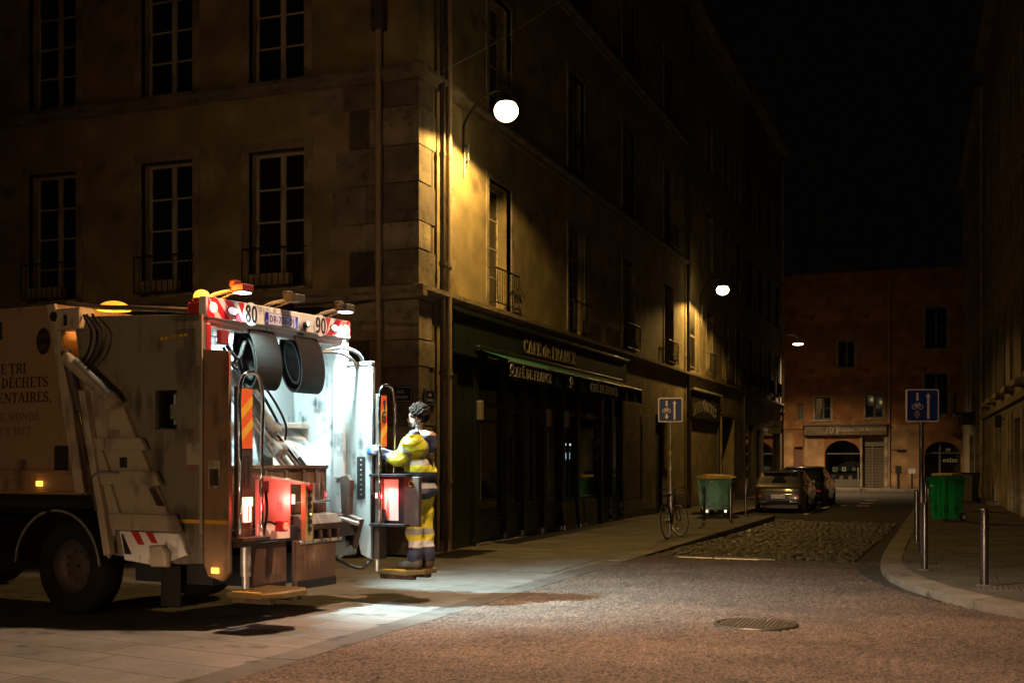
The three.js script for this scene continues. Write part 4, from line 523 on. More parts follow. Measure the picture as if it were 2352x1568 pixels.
  part('tail_roof', poly([[-1.7, 3.03], [-0.02, 2.97], [-0.02, 2.88], [-1.7, 2.95]], F + 0.07, N - 0.07), MT.inner, t);
  const wb = part('window_box', [box(-0.62, -0.3, 1.88, 2.3, 0.86, 0.88), box(-0.62, -0.6, 1.88, 2.3, 0.88, N - 0.08), box(-0.32, -0.3, 1.88, 2.3, 0.88, N - 0.08), box(-0.6, -0.32, 1.88, 1.9, 0.88, N - 0.08), box(-0.6, -0.32, 2.28, 2.3, 0.88, N - 0.08)], MT.black, t); part('valve_block', [rbox(-0.55, -0.4, 2.0, 2.15, 0.9, 1.0, 0.01), cyl(V(-0.5, 1.95, 0.97), V(-0.5, 2.25, 0.97), 0.02), cyl(V(-0.42, 1.93, 0.97), V(-0.42, 2.22, 0.97), 0.015)], MT.galv, wb);
  // raised, ribbed frame on the cheek
  const ribs = part('cheek_frame', [poly([[-1.52, 2.42], [-1.30, 2.42], [-0.97, 2.12], [-0.30, 0.93], [-1.08, 0.93], [-1.17, 0.63], [-1.21, 0.66]], N + 0.001, N + 0.05, 0.012)], MT.cream, t);
  for (const [y0, y1, x0, x1] of [[1.70, 1.82, -1.36, -0.70], [1.36, 1.5, -1.27, -0.52], [0.92, 1.08, -1.12, -0.27]]) part('rib', poly([[x0, y1], [x1, y1], [x1 + 0.09, y0], [x0 + 0.04, y0]], N + 0.05, N + 0.10, 0.01), MT.cream, ribs);
  part('stiffener', [poly([[-1.50, 2.3], [-1.42, 2.3], [-1.06, 0.68], [-1.15, 0.66]], N + 0.05, N + 0.13, 0.012)], MT.cream, ribs); part('stiffener', [poly([[-1.3, 1.7], [-1.22, 1.7], [-1.12, 1.5], [-1.26, 1.5]], N + 0.05, N + 0.09, 0.01), poly([[-1.2, 1.36], [-1.1, 1.36], [-0.98, 1.08], [-1.12, 1.08]], N + 0.05, N + 0.09, 0.01)], MT.cream, ribs);
  part('catch', rbox(-0.99, -0.91, 1.53, 1.63, N + 0.05, N + 0.075, 0.006), MT.black, ribs); part('dark_patch', poly([[-0.62, 1.33], [-0.55, 1.34], [-0.42, 1.16], [-0.52, 1.16]], N + 0.051, N + 0.056), MT.rustD, ribs); part('lever', tube([V(-1.33, 1.42, N + 0.12), V(-1.2, 1.48, N + 0.14), V(-0.95, 1.48, N + 0.14)], 0.014, 16, 6), MT.galv, ribs);
  part('fender', poly([[-1.02, 0.91], [-0.25, 0.9], [-0.14, 0.7], [-0.52, 0.58], [-0.95, 0.62]], N + 0.001, N + 0.05, 0.01), MT.white, t);
  part('fender_stripe', poly([[-0.86, 0.905], [-0.76, 0.905], [-0.68, 0.78], [-0.76, 0.78]], N + 0.051, N + 0.055), MT.red, t); part('fender_stripe', poly([[-0.67, 0.905], [-0.58, 0.905], [-0.51, 0.8], [-0.585, 0.8]], N + 0.051, N + 0.055), MT.red, t); part('fender_wedge', poly([[-0.985, 0.88], [-0.965, 0.88], [-0.85, 0.68], [-0.94, 0.68]], N + 0.051, N + 0.055), MT.black, t);
  part('fender_bulge', poly([[-0.56, 0.78], [-0.40, 0.79], [-0.34, 0.72], [-0.33, 0.58], [-0.54, 0.575]], N + 0.05, N + 0.13, 0.025), MT.cream, t);
  part('rubber_flap', rbox(-0.55, -0.3, 0.18, 0.58, N - 0.05, N - 0.03, 0.006), MT.rubber, t); part('under_box', [box(-1.0, 0.0, 0.4, 0.66, 0.2, 1.0), box(-1.1, -0.1, 0.3, 0.62, -1.1, 0.2)], MT.black, t);
  part('lettering_plate', rbox(-0.19, -0.03, 1.56, 1.77, N, N + 0.004, 0.001), MT.frame, t); part('side_notice', rbox(-0.18, -0.05, 1.5, 1.555, N, N + 0.003, 0.001), M([0.25, 0.1, 0.08], 0.6), t); part('yellow_stripe', box(-0.31, -0.005, 1.0, 1.035, N, N + 0.003), MT.yellow, t);
  part('cheek_trim', [rbox(-0.30, 0.0, 2.86, 2.93, N, N + 0.012, 0.004), rbox(-0.07, -0.01, 2.5, 2.86, N, N + 0.012, 0.004), rbox(-0.02, 0.012, 0.9, 2.98, N - 0.005, N + 0.015, 0.004)], MT.cream, t); part('slot_row', [...Array(6)].map((_, i) => rbox(-0.52 + i * 0.06, -0.475 + i * 0.06, 2.765 + i * 0.005, 2.79 + i * 0.005, N + 0.001, N + 0.01, 0.003)), MT.yellow, t);
  // lift cylinder, chrome rod, hoses, hinge
  part('lift_cylinder', [cyl(V(-1.66, 2.63, N + 0.13), V(-1.04, 2.2, N + 0.13), 0.065, 0.065, 20), cyl(V(-1.05, 2.21, N + 0.13), V(-0.97, 2.15, N + 0.13), 0.075, 0.06, 20), cyl(V(-1.02, 2.15, N), V(-1.02, 2.15, N + 0.2), 0.05, undefined, 16)], MT.cream, t); part('cylinder_rail', cyl(V(-1.5, 2.6, N + 0.16), V(-1.0, 2.24, N + 0.17), 0.03, 0.035, 12), MT.hydr, t);
  part('ram_rod', [cyl(V(-1.6, 2.45, N + 0.09), V(-1.28, 1.25, N + 0.09), 0.028, undefined, 14)], MT.chrome, t); part('ram_barrel', cyl(V(-1.71, 2.7, N + 0.09), V(-1.5, 2.1, N + 0.09), 0.055, undefined, 16), MT.pipeD, t); part('ram_barrel', [cyl(V(-1.36, 1.55, N + 0.09), V(-1.24, 1.1, N + 0.09), 0.045, undefined, 16)], MT.pipeD, t);
  part('hinge_box', [rbox(-1.86, -1.52, 2.92, 3.14, N - 0.1, N + 0.09, 0.015)], MT.cream, t); part('hinge_slot', rbox(-1.74, -1.69, 2.96, 3.07, N + 0.088, N + 0.094, 0.002), MT.black, t); part('hinge_pin', cyl(V(-1.88, 3.06, N), V(-1.88, 3.06, N + 0.1), 0.05), MT.black, t);
  for (const [a, b, c] of [[-1.5, -1.3, -1.52], [-1.46, -1.22, -1.42], [-1.38, -1.14, -1.36]]) part('hose', tube([V(a, 3.06, N + 0.05), V(b, 2.85, N + 0.14), V(b - 0.03, 2.68, N + 0.15), V(c, 2.52, N + 0.12)], 0.013, 24, 7), MT.rubber, t);
  part('roof_cover', [tube([V(-1.9, 3.22, N - 0.1), V(-1.5, 3.16, N - 0.15), V(-0.9, 3.11, N - 0.1), V(-0.05, 3.03, N - 0.1)], 0.03, 30, 6), rbox(-1.0, -0.3, 3.0, 3.06, -0.8, 0.7, 0.02)], MT.pipeD, t);
  // hopper interior
  part('packer_plate', [poly([[-0.95, 2.9], [-0.75, 2.9], [-0.68, 2.0], [-0.25, 1.55], [-0.3, 1.3], [-0.95, 1.9]], F + 0.08, N - 0.08, 0.01)], MT.inner, t);
  part('packer_shelf', rbox(-0.72, -0.5, 1.96, 2.02, F + 0.08, 0.35, 0.01), MT.inner, t);
  part('hopper_floor', [poly([[-0.9, 1.0], [0.1, 0.95], [0.1, 1.0], [-0.9, 1.06]], F + 0.08, N - 0.08)], MT.rustD, t); part('hopper_cheek', box(-0.9, 0.0, 1.0, 2.9, F + 0.07, F + 0.085), MT.inner, t); 
  // rams inside
  const ram = (z, x0, y0, x1, y1, r) => part('packing_ram', [cyl(V(x0, y0, z), V((x0 + x1) / 2, (y0 + y1) / 2, z), r, undefined, 20), cyl(V((x0 + x1) / 2, (y0 + y1) / 2, z), V((x0 + x1) / 2 + (x1 - x0) * 0.06, (y0 + y1) / 2 + (y1 - y0) * 0.06, z), r * 1.25, undefined, 20)], MT.hydr, t);
  { const a = [V(-0.34, 2.5, 0.40), V(0.02, 1.52, -0.34)], dir = a[1].clone().sub(a[0]); const at = k => a[0].clone().addScaledVector(dir, k);
    part('packing_ram', [cyl(at(0), at(0.6), 0.085, undefined, 22), cyl(at(0.57), at(0.64), 0.1, undefined, 22), cyl(at(0.2), at(0.23), 0.092, undefined, 22)], MT.hydr, t); part('ram_piston', cyl(at(0.6), at(1), 0.035), MT.chrome, t);
    const b = k => at(k).add(V(0.06, -0.08, 0.14)); part('guide_rail', [cyl(b(-0.05), b(0.95), 0.03), cyl(b(-0.05).add(V(0.02, 0, 0.12)), b(0.9).add(V(0.02, 0, 0.12)), 0.022), cyl(b(0.72).add(V(0, 0, -0.08)), b(0.72).add(V(0, 0, 0.1)), 0.085, undefined, 20), cyl(b(0.72).add(V(0.03, 0, -0.05)), b(0.72).add(V(0.06, 0, 0.1)), 0.045, undefined, 20)], MT.galv, t); part('ram_lug', [cyl(at(0.9).add(V(-0.02, 0.0, -0.08)), at(1.02).add(V(0, 0, -0.05)), 0.05)], MT.blackM, t);
    part('ram_hose', [tube([at(-0.02).add(V(0, 0.1, -0.1)), at(0.15).add(V(0.1, 0.05, -0.12)), at(0.4).add(V(0.1, 0.02, -0.1)), at(0.6).add(V(0.05, 0, -0.1))], 0.015, 24, 6), tube([at(-0.02).add(V(0, 0.1, -0.15)), at(0.2).add(V(0.12, 0.08, -0.18)), at(0.6).add(V(0.06, 0.05, -0.16)), at(0.7).add(V(0, 0, -0.1))], 0.013, 24, 6)], MT.rubber, t);
    part('guide_plate', poly([[0, 0], [0.14, 0.02], [0.3, -0.55], [0.32, -0.95], [0.18, -0.95], [0.1, -0.5]], -0.02, 0.02, 0.006).rotateY(1.0).translate(-0.38, 2.45, 0.1), MT.hydr, t);
    const smear = []; for (let i = 0; i < 40; i++) { const k = rnd(), p = V(-0.66 + rr(0, 0.42) * 0, 0, 0); } }
  // lamp in the hopper roof
  part('hopper_lamp', rbox(-0.62, -0.4, 2.84, 2.875, -0.55, 0.25, 0.01), M([0.9, 0.95, 1], 0.4, { emit: [5, 5.8, 6] }), t);
  { const l = new THREE.RectAreaLight(0xffffff, LAMP.hopper, 0.2, 0.75); l.color.setRGB(...COOL); l.position.set(-0.5, 2.83, -0.15); l.rotation.x = -H; l.name = 'hopper_light'; t.add(l); }
  // tail lip of the hopper
  const lip = part('hopper_lip', [rbox(0.02, 0.10, 1.0, 1.53, -0.70, N - 0.1, 0.012), poly([[0.0, 1.5], [0.12, 1.55], [0.12, 1.52], [0.0, 1.46]], -0.7, N - 0.1)], MT.rust, t);
  for (const z of [0.35, 0.02, -0.28, -0.5]) part('lip_rib', rbox(0.10, 0.125, 1.02, 1.5, z - 0.02, z + 0.02, 0.006), MT.rust, lip); part('lip_panel', rbox(0.10, 0.112, 1.17, 1.36, -0.56, -0.38, 0.004), MT.galv, lip);
  part('lip_bar', [cyl(V(0.16, 1.155, 0.1), V(0.16, 1.165, -0.66), 0.014), cyl(V(0.15, 1.15, -0.6), V(0.15, 1.5, -0.6), 0.012)], MT.chrome, lip); part('lip_base', rbox(0.0, 0.14, 0.93, 1.01, -0.7, 0.5, 0.01), MT.rustD, lip);
  part('comb_bar', [poly([[0.08, 1.04], [0.24, 1.03], [0.30, 0.94], [0.28, 0.88], [0.08, 0.9]], -0.70, -0.02, 0.012)], MT.rust, t);
  for (let i = 0; i < 5; i++) part('comb_tooth', rbox(0.18, 0.30, 0.74, 0.87, -0.66 + i * 0.15, -0.62 + i * 0.15, 0.01), MT.rustD, t); part('comb_rail', [rbox(0.2, 0.3, 0.74, 0.775, -0.7, 0.02, 0.01), cyl(V(0.2, 0.9, -0.6), V(0.2, 0.9, -0.95), 0.035), cyl(V(0.2, 0.97, -0.8), V(0.26, 0.9, -1.05), 0.025)], MT.galv, t);
  part('lift_bracket', [poly([[0.0, 0.9], [0.1, 0.95], [0.16, 0.7], [0.1, 0.5], [-0.1, 0.5], [-0.12, 0.6]], -0.98, -0.9, 0.01), rbox(-0.1, 0.15, 0.55, 0.72, -1.2, -0.75, 0.02)], MT.galv, t); part('loop_hose', tube([V(0.15, 0.55, -0.75), V(0.3, 0.43, -0.95), V(0.3, 0.42, -1.1), V(0.3, 0.5, -1.25)], 0.018, 20, 6), MT.rubber, t);
  part('tail_flap', [rbox(0.26, 0.29, 0.34, 0.80, 0.24, 0.86, 0.008)], MT.rust, t); part('tail_flap', [rbox(0.26, 0.29, 0.31, 0.78, -0.6, 0.12, 0.008), rbox(0.29, 0.305, 0.31, 0.78, 0.08, 0.12, 0.003)], MT.rust, t);
  part('flap_edge', [rbox(0.255, 0.295, 0.31, 0.39, 0.25, 0.85, 0.008), rbox(0.25, 0.30, 0.28, 0.37, -0.6, 0.08, 0.008)], MT.rubber, t); part('tail_beam', [box(-0.2, 0.24, 0.78, 0.93, -1.1, 1.05), box(-0.9, 0.2, 0.66, 0.95, -1.16, -1.05)], MT.black, t);
  // side wings behind the hopper
  const wn = part('tail_wing', [poly([[0.005, 2.66], [0.31, 2.63], [0.32, 0.55], [0.24, 0.46], [0.06, 0.5], [0.005, 0.62]], N - 0.06, N - 0.015, 0.006)], MT.taupe, t); part('wing_stripe', box(0.02, 0.30, 1.0, 1.035, N - 0.015, N - 0.012), MT.yellow, wn); part('wing_notice', rbox(0.07, 0.21, 1.33, 1.6, N - 0.015, N - 0.010, 0.001), MT.frame, wn); part('notice_print', rbox(0.085, 0.195, 1.36, 1.52, N - 0.010, N - 0.008, 0.001), MT.rustD, wn);
  part('rivet', [...Array(22)].map((_, i) => cyl(V(0.025, 0.7 + i * 0.088, N - 0.016), V(0.025, 0.7 + i * 0.088, N - 0.008), 0.007, undefined, 6)), MT.galv, wn); part('wing_stripe', poly([[0.29, 2.6], [0.32, 2.6], [0.32, 2.3], [0.29, 2.4]], N - 0.014, N - 0.012), MT.red, wn);
  marker(0.16, 0.56, N - 0.012, t);
  const fw = part('tail_wing', [poly([[-0.2, 2.72], [0.36, 2.64], [0.33, 0.5], [0.2, 0.55], [-0.02, 1.36], [-0.2, 1.42]], F + 0.0, F + 0.05, 0.006)], MT.wing, t); part('hole_row', [...Array(24)].map((_, i) => rbox(-0.15, -0.135, 1.42 + i * 0.05, 1.445 + i * 0.05, F + 0.05, F + 0.053, 0.001)), MT.black, fw); part('slotted_plate', rbox(0.15, 0.26, 1.17, 1.64, F + 0.05, F + 0.056, 0.002), MT.blackM, fw); part('plate_stud', [...Array(8)].map((_, i) => cyl(V(0.205, 1.22 + i * 0.055, F + 0.056), V(0.205, 1.22 + i * 0.055, F + 0.062), 0.01, undefined, 8)), MT.galv, fw); part('wing_cap', [rbox(-0.18, 0.35, 2.66, 2.70, F - 0.01, F + 0.06, 0.008)], MT.galv, fw); part('stain', [rbox(-0.1, 0.0, 1.0, 1.4, F + 0.05, F + 0.055, 0.002)], MT.rubber, fw);
  part('support_leg', [poly([[0.02, 1.42], [0.12, 1.44], [0.16, 1.38], [0.14, 1.0], [0.3, 0.95], [0.2, 0.62], [0.04, 0.9]], F + 0.12, F + 0.2, 0.01)], MT.rustD, t);
  // lamp board
  const bd = part('lamp_board', rbox(-0.06, 0.03, 2.965, 3.165, F + 0.01, N - 0.02, 0.012), MT.white, t);
  const stripes = (z0, z1, flip) => { for (let k = -2; k < 6; k++) { const a = k * 0.21, cutp = []; const L = z1 - z0, q = [[a, 0], [a + 0.105, 0], [a + 0.105 + 0.19, 0.19], [a + 0.19, 0.19]].map(([u, v]) => [cl(u, 0, L), v]); if (Math.max(q[0][0], q[1][0], q[2][0], q[3][0]) - Math.min(...q.map(p => p[0])) < 0.03) continue; if (q.every(p => p[0] <= 0) || q.every(p => p[0] >= L)) continue;
    const g = poly(q.map(([u, v]) => [flip ? L - u : u, v + 2.97]), 0, 0.003); g.rotateY(H); g.translate(0.031, 0, z1); part('stripe', uvBox(g), MT.red, bd); } };
  stripes(0.58, 1.1, true); stripes(-1.22, -0.78, false);
  const disc = (z, s) => { const g = new THREE.CylinderGeometry(0.115, 0.115, 0.006, 36); g.rotateX(H); const o = part('speed_disc', g, M([0.75, 0.75, 0.72], 0.5), bd); o.rotation.y = H; o.position.set(0.04, 3.06, z); part('number', text(s, 0.15, 0.003, sans).scale(0.82, 1.15, 1).translate(0, 0, 0.0035), MT.black, o); };
  disc(0.485, '80'); disc(-0.665, '90');
  const np = part('number_plate', flat(0.53, 0.125, 0.006), M([1, 1, 1], 0.4, { map: canvas(1024, 242, (c, w, h) => { c.fillStyle = '#c9c4dc'; c.fillRect(0, 0, w, h); c.fillStyle = '#1b2a8c'; c.fillRect(0, 0, 96, h); c.fillRect(w - 80, 0, 80, h); c.fillStyle = '#c9c4dc'; c.font = 'bold 60px sans-serif'; c.fillText('F', 28, 200); c.fillStyle = '#181830'; c.font = 'bold 190px sans-serif'; c.textAlign = 'center'; c.fillText('DR-736-DJ', w / 2 + 4, 190, 800); c.strokeStyle = '#3a3a60'; c.lineWidth = 8; c.strokeRect(6, 6, w - 12, h - 12); }) }), bd); np.rotation.y = H; np.position.set(0.042, 3.045, 0.0);
  part('plate_lamp', [cyl(V(0.03, 3.04, -0.40), V(0.08, 3.04, -0.40), 0.03)], MT.black, bd); part('plate_lamp_lens', cyl(V(0.08, 3.05, -0.395), V(0.084, 3.05, -0.395), 0.022), M([0.9, 0.9, 0.9], 0.4, { emit: [2, 2, 2.2] }), bd); { const l = spot(t, [0.16, 3.05, -0.46], [0.03, 3.04, 0.1], 0.7, 0.6, 0.06, [0.8, 0.8, 1], 1); }
  for (const [z, k] of [[1.03, 1], [-1.15, -1]]) { part('board_lamp', cyl(V(0.03, 3.065, z), V(0.045, 3.065, z), 0.055, 0.05, 24), M([0.9, 0.2, 0.15], 0.3, { emit: [4.2, 1.0, 0.75] }), bd); point(t, [0.12, 3.065, z + 0.02 * k], LAMP.tail * 0.35, RED, 2); }
  for (const z of [0.76, -0.93]) part('oval_lamp', [uvBox(new THREE.CylinderGeometry(0.05, 0.05, 0.012, 20).rotateZ(H).scale(1, 0.75, 1.35).translate(0.038, 3.06, z))], M([0.8, 0.85, 0.85], 0.3, { emit: [0.5, 0.55, 0.55] }), bd), part('lamp_gasket', [uvBox(new THREE.TorusGeometry(0.052, 0.008, 6, 24).rotateY(H).scale(1, 0.75, 1.35).translate(0.036, 3.06, z))], MT.black, bd);
  part('board_soffit', [rbox(-0.16, 0.0, 2.92, 2.965, F + 0.1, N - 0.1, 0.01)], MT.inner, t);
  part('tail_post', [rbox(-0.12, 0.0, 1.55, 2.95, N - 0.12, N - 0.07, 0.008)], MT.inner, t); part('tail_post', [rbox(-0.12, 0.02, 1.4, 2.95, F + 0.085, F + 0.13, 0.008)], MT.inner, t); part('post_hole', [...Array(12)].map((_, i) => rbox(0.001, 0.004, 2.55 - i * 0.04, 2.575 - i * 0.04, N - 0.10, N - 0.085, 0.001)), MT.black, t); part('warning_stripe', poly([[0, 2.9], [0.06, 2.9], [0.06, 2.6], [0, 2.5]], 0, 0.004).rotateY(H).translate(0.002, 0, N - 0.06), MT.red, t);
  part('switch_box', [rbox(0.0, 0.06, 2.72, 2.86, N - 0.32, N - 0.2, 0.01)], M([0.25, 0.03, 0.03], 0.5), t); part('cable_loop', [tube([V(0.0, 2.72, 0.8), V(0.05, 2.6, 0.7), V(0.0, 2.75, 0.55), V(-0.1, 2.8, 0.4)], 0.02, 24, 7), tube([V(0.0, 2.7, 0.85), V(0.06, 2.5, 0.75), V(-0.02, 2.62, 0.6)], 0.016, 24, 7)], MT.rubber, t); part('cable_loop', [tube([V(0.0, 2.80, -0.8), V(0.1, 2.84, -1.0), V(0.18, 2.78, -1.2), V(0.2, 2.6, -1.3)], 0.02, 24, 7), tube([V(0.0, 2.78, -0.75), V(0.1, 2.78, -0.95), V(0.14, 2.7, -1.15), V(0.14, 2.6, -1.22)], 0.02, 24, 7)], MT.hydr, t);
  // rubber curtains hanging in loops under the board
  const loop = (z0, z1) => { const o = (r, k) => { const a = []; for (let i = 0; i <= 40; i++) { const q = i / 40 * Math.PI * 2; a.push([-0.06 + r * 0.5 * Math.cos(q) - 0.05 * Math.sin(q), 2.645 + r * k * Math.sin(q)]); } return a; }; const c = part('rubber_curtain', poly(o(0.30, 1.1), z0, z1, 0, [o(0.278, 1.11)]), MT.rubber, t); part('inner_fold', poly(o(0.19, 1.25), z0 + 0.03, z1 - 0.03, 0, [o(0.17, 1.26)]), MT.rubber, c); part('clamp_bar', rbox(-0.14, -0.06, 2.9, 2.95, z0 + 0.05, z1 - 0.05, 0.01), MT.iron, c); };
  loop(0.06, 0.46); loop(-0.67, -0.27);
  // beacons and work lamps on the roof edge
  const beacon = (x, y, z) => { const b = part('beacon', [uvBox(new THREE.SphereGeometry(0.075, 20, 12, 0, Math.PI * 2, 0, H).scale(1, 0.75, 1).translate(x, y, z)), cyl(V(x, y - 0.03, z), V(x, y, z), 0.078)], M([0.9, 0.45, 0.05], 0.25, { emit: [2.4, 1.0, 0.1] }), t); point(t, [x, y + 0.025, z], LAMP.beacon, AMBER, 2.5); part('beacon_base', cyl(V(x, y - 0.08, z), V(x, y - 0.03, z), 0.085), MT.red, t); };
  beacon(-0.12, 3.19, 1.02); part('board_end', [rbox(-0.22, -0.06, 3.0, 3.12, 0.92, 1.12, 0.02)], MT.red, t);
  part('beacon', [uvBox(new THREE.SphereGeometry(0.16, 20, 12, 0, Math.PI * 2, 0, H).scale(1.1, 0.6, 1).translate(-1.55, 3.16, 0.75))], M([0.9, 0.5, 0.05], 0.3, { emit: [0.9, 0.42, 0.03] }), t); point(t, [-1.56, 3.19, 0.75], LAMP.beacon * 0.2, AMBER, 3);
  const workLamp = (z, on) => { const a = part('lamp_arm', [tube([V(-0.25, 3.05, z + 0.24), V(-0.1, 3.2, z + 0.15), V(0.1, 3.27, z + 0.02)], 0.02, 16, 6), tube([V(-0.2, 3.05, z + 0.16), V(-0.04, 3.18, z + 0.08), V(0.1, 3.25, z)], 0.012, 16, 6)], MT.pipe, t); part('lamp_head', [rbox(0.06, 0.22, 3.24, 3.32, z - 0.09, z + 0.07, 0.02), rbox(0.02, 0.1, 3.28, 3.36, z - 0.05, z + 0.05, 0.02)], on && z > 0 ? M([0.14, 0.012, 0.012], 0.5) : MT.pipeD, a);
    if (on) { part('lamp_lens', rbox(0.08, 0.2, 3.225, 3.242, z - 0.07, z + 0.05, 0.005), M([0.95, 0.97, 1], 0.4, { emit: [4, 4.5, 4.6] }), a); } };
  workLamp(0.74, true); workLamp(-0.08, false); workLamp(-0.98, true);
  spot(t, [0.14, 3.2, 0.74], [0.9, 0, -0.9], 0.75, 0.6, LAMP.work * 0.15, COOL, 2); spot(t, [0.14, 3.2, -0.98], [1.15, 0, -2.5], 0.85, 0.8, LAMP.work, COOL, 2);
  // near tail post: striped plate, holes, tail lamp, grab rail
  const tp = part('lamp_post', [rbox(0.31, 0.36, 0.86, 2.3, 0.84, 1.06, 0.008), poly([[0.3, 0.86], [0.44, 0.86], [0.42, 0.78], [0.3, 0.78]], 0.82, 1.06)], MT.rustD, t);
  const plate = (p, x, z0, z1, y0, y1) => { part('striped_plate', rbox(x, x + 0.006, y0, y1, z0, z1, 0.002), MT.orange, p); const w = z1 - z0; for (let y = y0 + 0.05; y < y1 - 0.1; y += 0.21) { const c = [[0, y], [w, y + w * 0.9], [w, Math.min(y1, y + w * 0.9 + 0.09)], [0, Math.min(y1, y + 0.1)]]; part('plate_stripe', poly(c.map(([u, v]) => [u, Math.min(v, y1)]), 0, 0.002).rotateY(H).translate(x + 0.0065, 0, z1), MT.yellow, p); } };
  plate(tp, 0.36, 0.855, 1.03, 1.71, 2.28); part('hole', [...Array(14)].map((_, i) => cyl(V(0.36, 1.36 + Math.floor(i / 2) * 0.045, 0.905 + (i % 2) * 0.06), V(0.363, 1.36 + Math.floor(i / 2) * 0.045, 0.905 + (i % 2) * 0.06), 0.019, undefined, 12)), MT.black, tp);
  part('tail_lamp', [rbox(0.36, 0.385, 1.16, 1.25, 0.865, 1.015, 0.012), rbox(0.36, 0.385, 1.01, 1.16, 0.885, 0.995, 0.012)], M([0.9, 0.25, 0.2], 0.3, { emit: [4.5, 1.15, 0.85] }), tp); point(t, [0.47, 1.14, 0.94], LAMP.tail * 0.6, RED, 2); part('tail_lamp_bar', rbox(0.385, 0.39, 1.03, 1.17, 0.934, 0.942, 0.001), MT.red, tp);
  part('grab_rail', tube([V(0.4, 0.9, 1.07), V(0.4, 1.6, 1.07), V(0.4, 2.3, 1.07), V(0.4, 2.42, 1.0), V(0.4, 2.43, 0.84), V(0.4, 2.3, 0.76), V(0.4, 1.6, 0.76), V(0.4, 0.95, 0.76)], 0.018, 60, 8), MT.chrome, t); part('rail_foot', [rbox(0.3, 0.46, 0.83, 0.87, 0.7, 1.1, 0.008)], MT.rustD, t);
  // control box with white inner plate lit red
  const cb = part('control_box', [rbox(0.30, 0.325, 0.82, 1.42, 0.22, 0.74, 0.006), poly([[0.74, 1.45], [0.1, 1.37], [0.1, 1.355], [0.74, 1.435]], 0, 0.22).rotateY(-H).translate(0.5, 0, 0).rotateY(0)], MT.white, t); part('control_strip', rbox(0.44, 0.5, 0.79, 1.36, 0.08, 0.20, 0.006), M([0.34, 0.26, 0.11], 0.6, { map: TX.grime }), cb); part('push_button', [1.29, 1.215, 1.14, 1.06, 0.985, 0.91].map(y => cyl(V(0.5, y, 0.14), V(0.515, y, 0.14), 0.029, 0.026, 18)), MT.black, cb); part('stop_knob', cyl(V(0.5, 1.335, 0.14), V(0.52, 1.335, 0.14), 0.04, 0.035, 18), MT.red, cb);
  part('lit_button', cyl(V(0.515, 1.06, 0.14), V(0.519, 1.06, 0.14), 0.012), M([0.9, 0.9, 0.5], 0.4, { emit: [1.6, 1.3, 0.3] }), cb); part('strobe_lamp', rbox(0.345, 0.375, 1.16, 1.26, 0.205, 0.235, 0.008), M([0.9, 0.2, 0.2], 0.3, { emit: [3, 0.9, 0.7] }), cb); point(t, [0.40, 1.2, 0.27], LAMP.tail, RED, 1.2);
  part('small_lamp', [rbox(0.36, 0.46, 0.90, 1.01, 0.42, 0.52, 0.015)], MT.red, cb); part('small_lamp_lens', cyl(V(0.46, 0.955, 0.47), V(0.47, 0.955, 0.47), 0.038), M([0.9, 0.2, 0.1], 0.3, { emit: [1.5, 0.22, 0.1] }), cb); part('feed_cable', [tube([V(0.36, 1.36, 0.66), V(0.4, 1.1, 0.68), V(0.38, 0.9, 0.7), V(0.42, 0.85, 0.74)], 0.014, 24, 6), tube([V(0.34, 0.98, 0.68), V(0.36, 1.0, 0.6), V(0.38, 0.97, 0.52)], 0.012, 16, 6)], MT.rubber, cb); part('junction_box', rbox(0.33, 0.38, 1.28, 1.4, 0.62, 0.72, 0.01), M([0.2, 0.04, 0.04], 0.5), cb);
  // foot boards
  const step = (x0, x1, z0, z1, px, pz) => { const s = part('foot_board', [poly([[x0, -z0], [x0 + 0.06, -z1], [x1 - 0.12, -z1], [x1, -(z1 - 0.18)], [x1, -(z0 + 0.15)], [x1 - 0.14, -z0]], 0, 0.05, 0.01).rotateX(-H).translate(0, 0.33, 0)], MT.gold, t); const tr = []; for (let x = x0 + 0.08; x < x1 - 0.08; x += 0.035) for (let z = z0 + 0.07; z < z1 - 0.06; z += 0.035) tr.push(rbox(x, x + 0.016, 0.38, 0.388, z, z + 0.016, 0.003, 1)); part('tread_stud', tr, MT.gold, s).userData.kind = 'stuff'; part('under_frame', [rbox(x0 + 0.02, x1 - 0.1, 0.27, 0.33, z0 + 0.1, z0 + 0.18, 0.01), rbox(x0 + 0.02, x1 - 0.1, 0.27, 0.33, z1 - 0.18, z1 - 0.1, 0.01)], MT.rustD, s); part('step_leg', [cyl(V(px, 0.36, pz), V(px, 0.82, pz), 0.034), cyl(V(px, 0.5, pz), V(px, 0.8, pz), 0.05)], MT.galv, s); part('tread_edge', rbox(x0 + 0.1, x1 - 0.16, 0.381, 0.39, z1 - 0.05, z1 - 0.025, 0.003), MT.yellow, s); };
  step(0.34, 0.92, 0.58, 1.26, 0.36, 0.95); step(0.30, 0.86, -1.90, -1.30, 0.34, -1.32);
  // far post, box and rail
  const fp = part('lamp_post', [rbox(0.38, 0.43, 0.5, 2.34, -1.37, -1.22, 0.008), box(0.3, 0.38, 0.5, 1.5, -1.34, -1.26)], MT.rustD, t); plate(fp, 0.43, -1.365, -1.225, 1.75, 2.32); part('post_number', [text('1', 0.11, 0.003, sans).rotateY(H).translate(0.442, 2.22, -1.3), text('6', 0.13, 0.003, sans).rotateY(H).translate(0.442, 2.08, -1.3)], MT.black, fp);
  part('grab_rail', tube([V(0.46, 0.9, -1.19), V(0.46, 1.7, -1.19), V(0.46, 2.32, -1.19), V(0.46, 2.42, -1.24), V(0.46, 2.42, -1.42), V(0.46, 2.3, -1.48), V(0.46, 1.7, -1.48), V(0.46, 1.2, -1.48)], 0.018, 60, 8), MT.chrome, t);
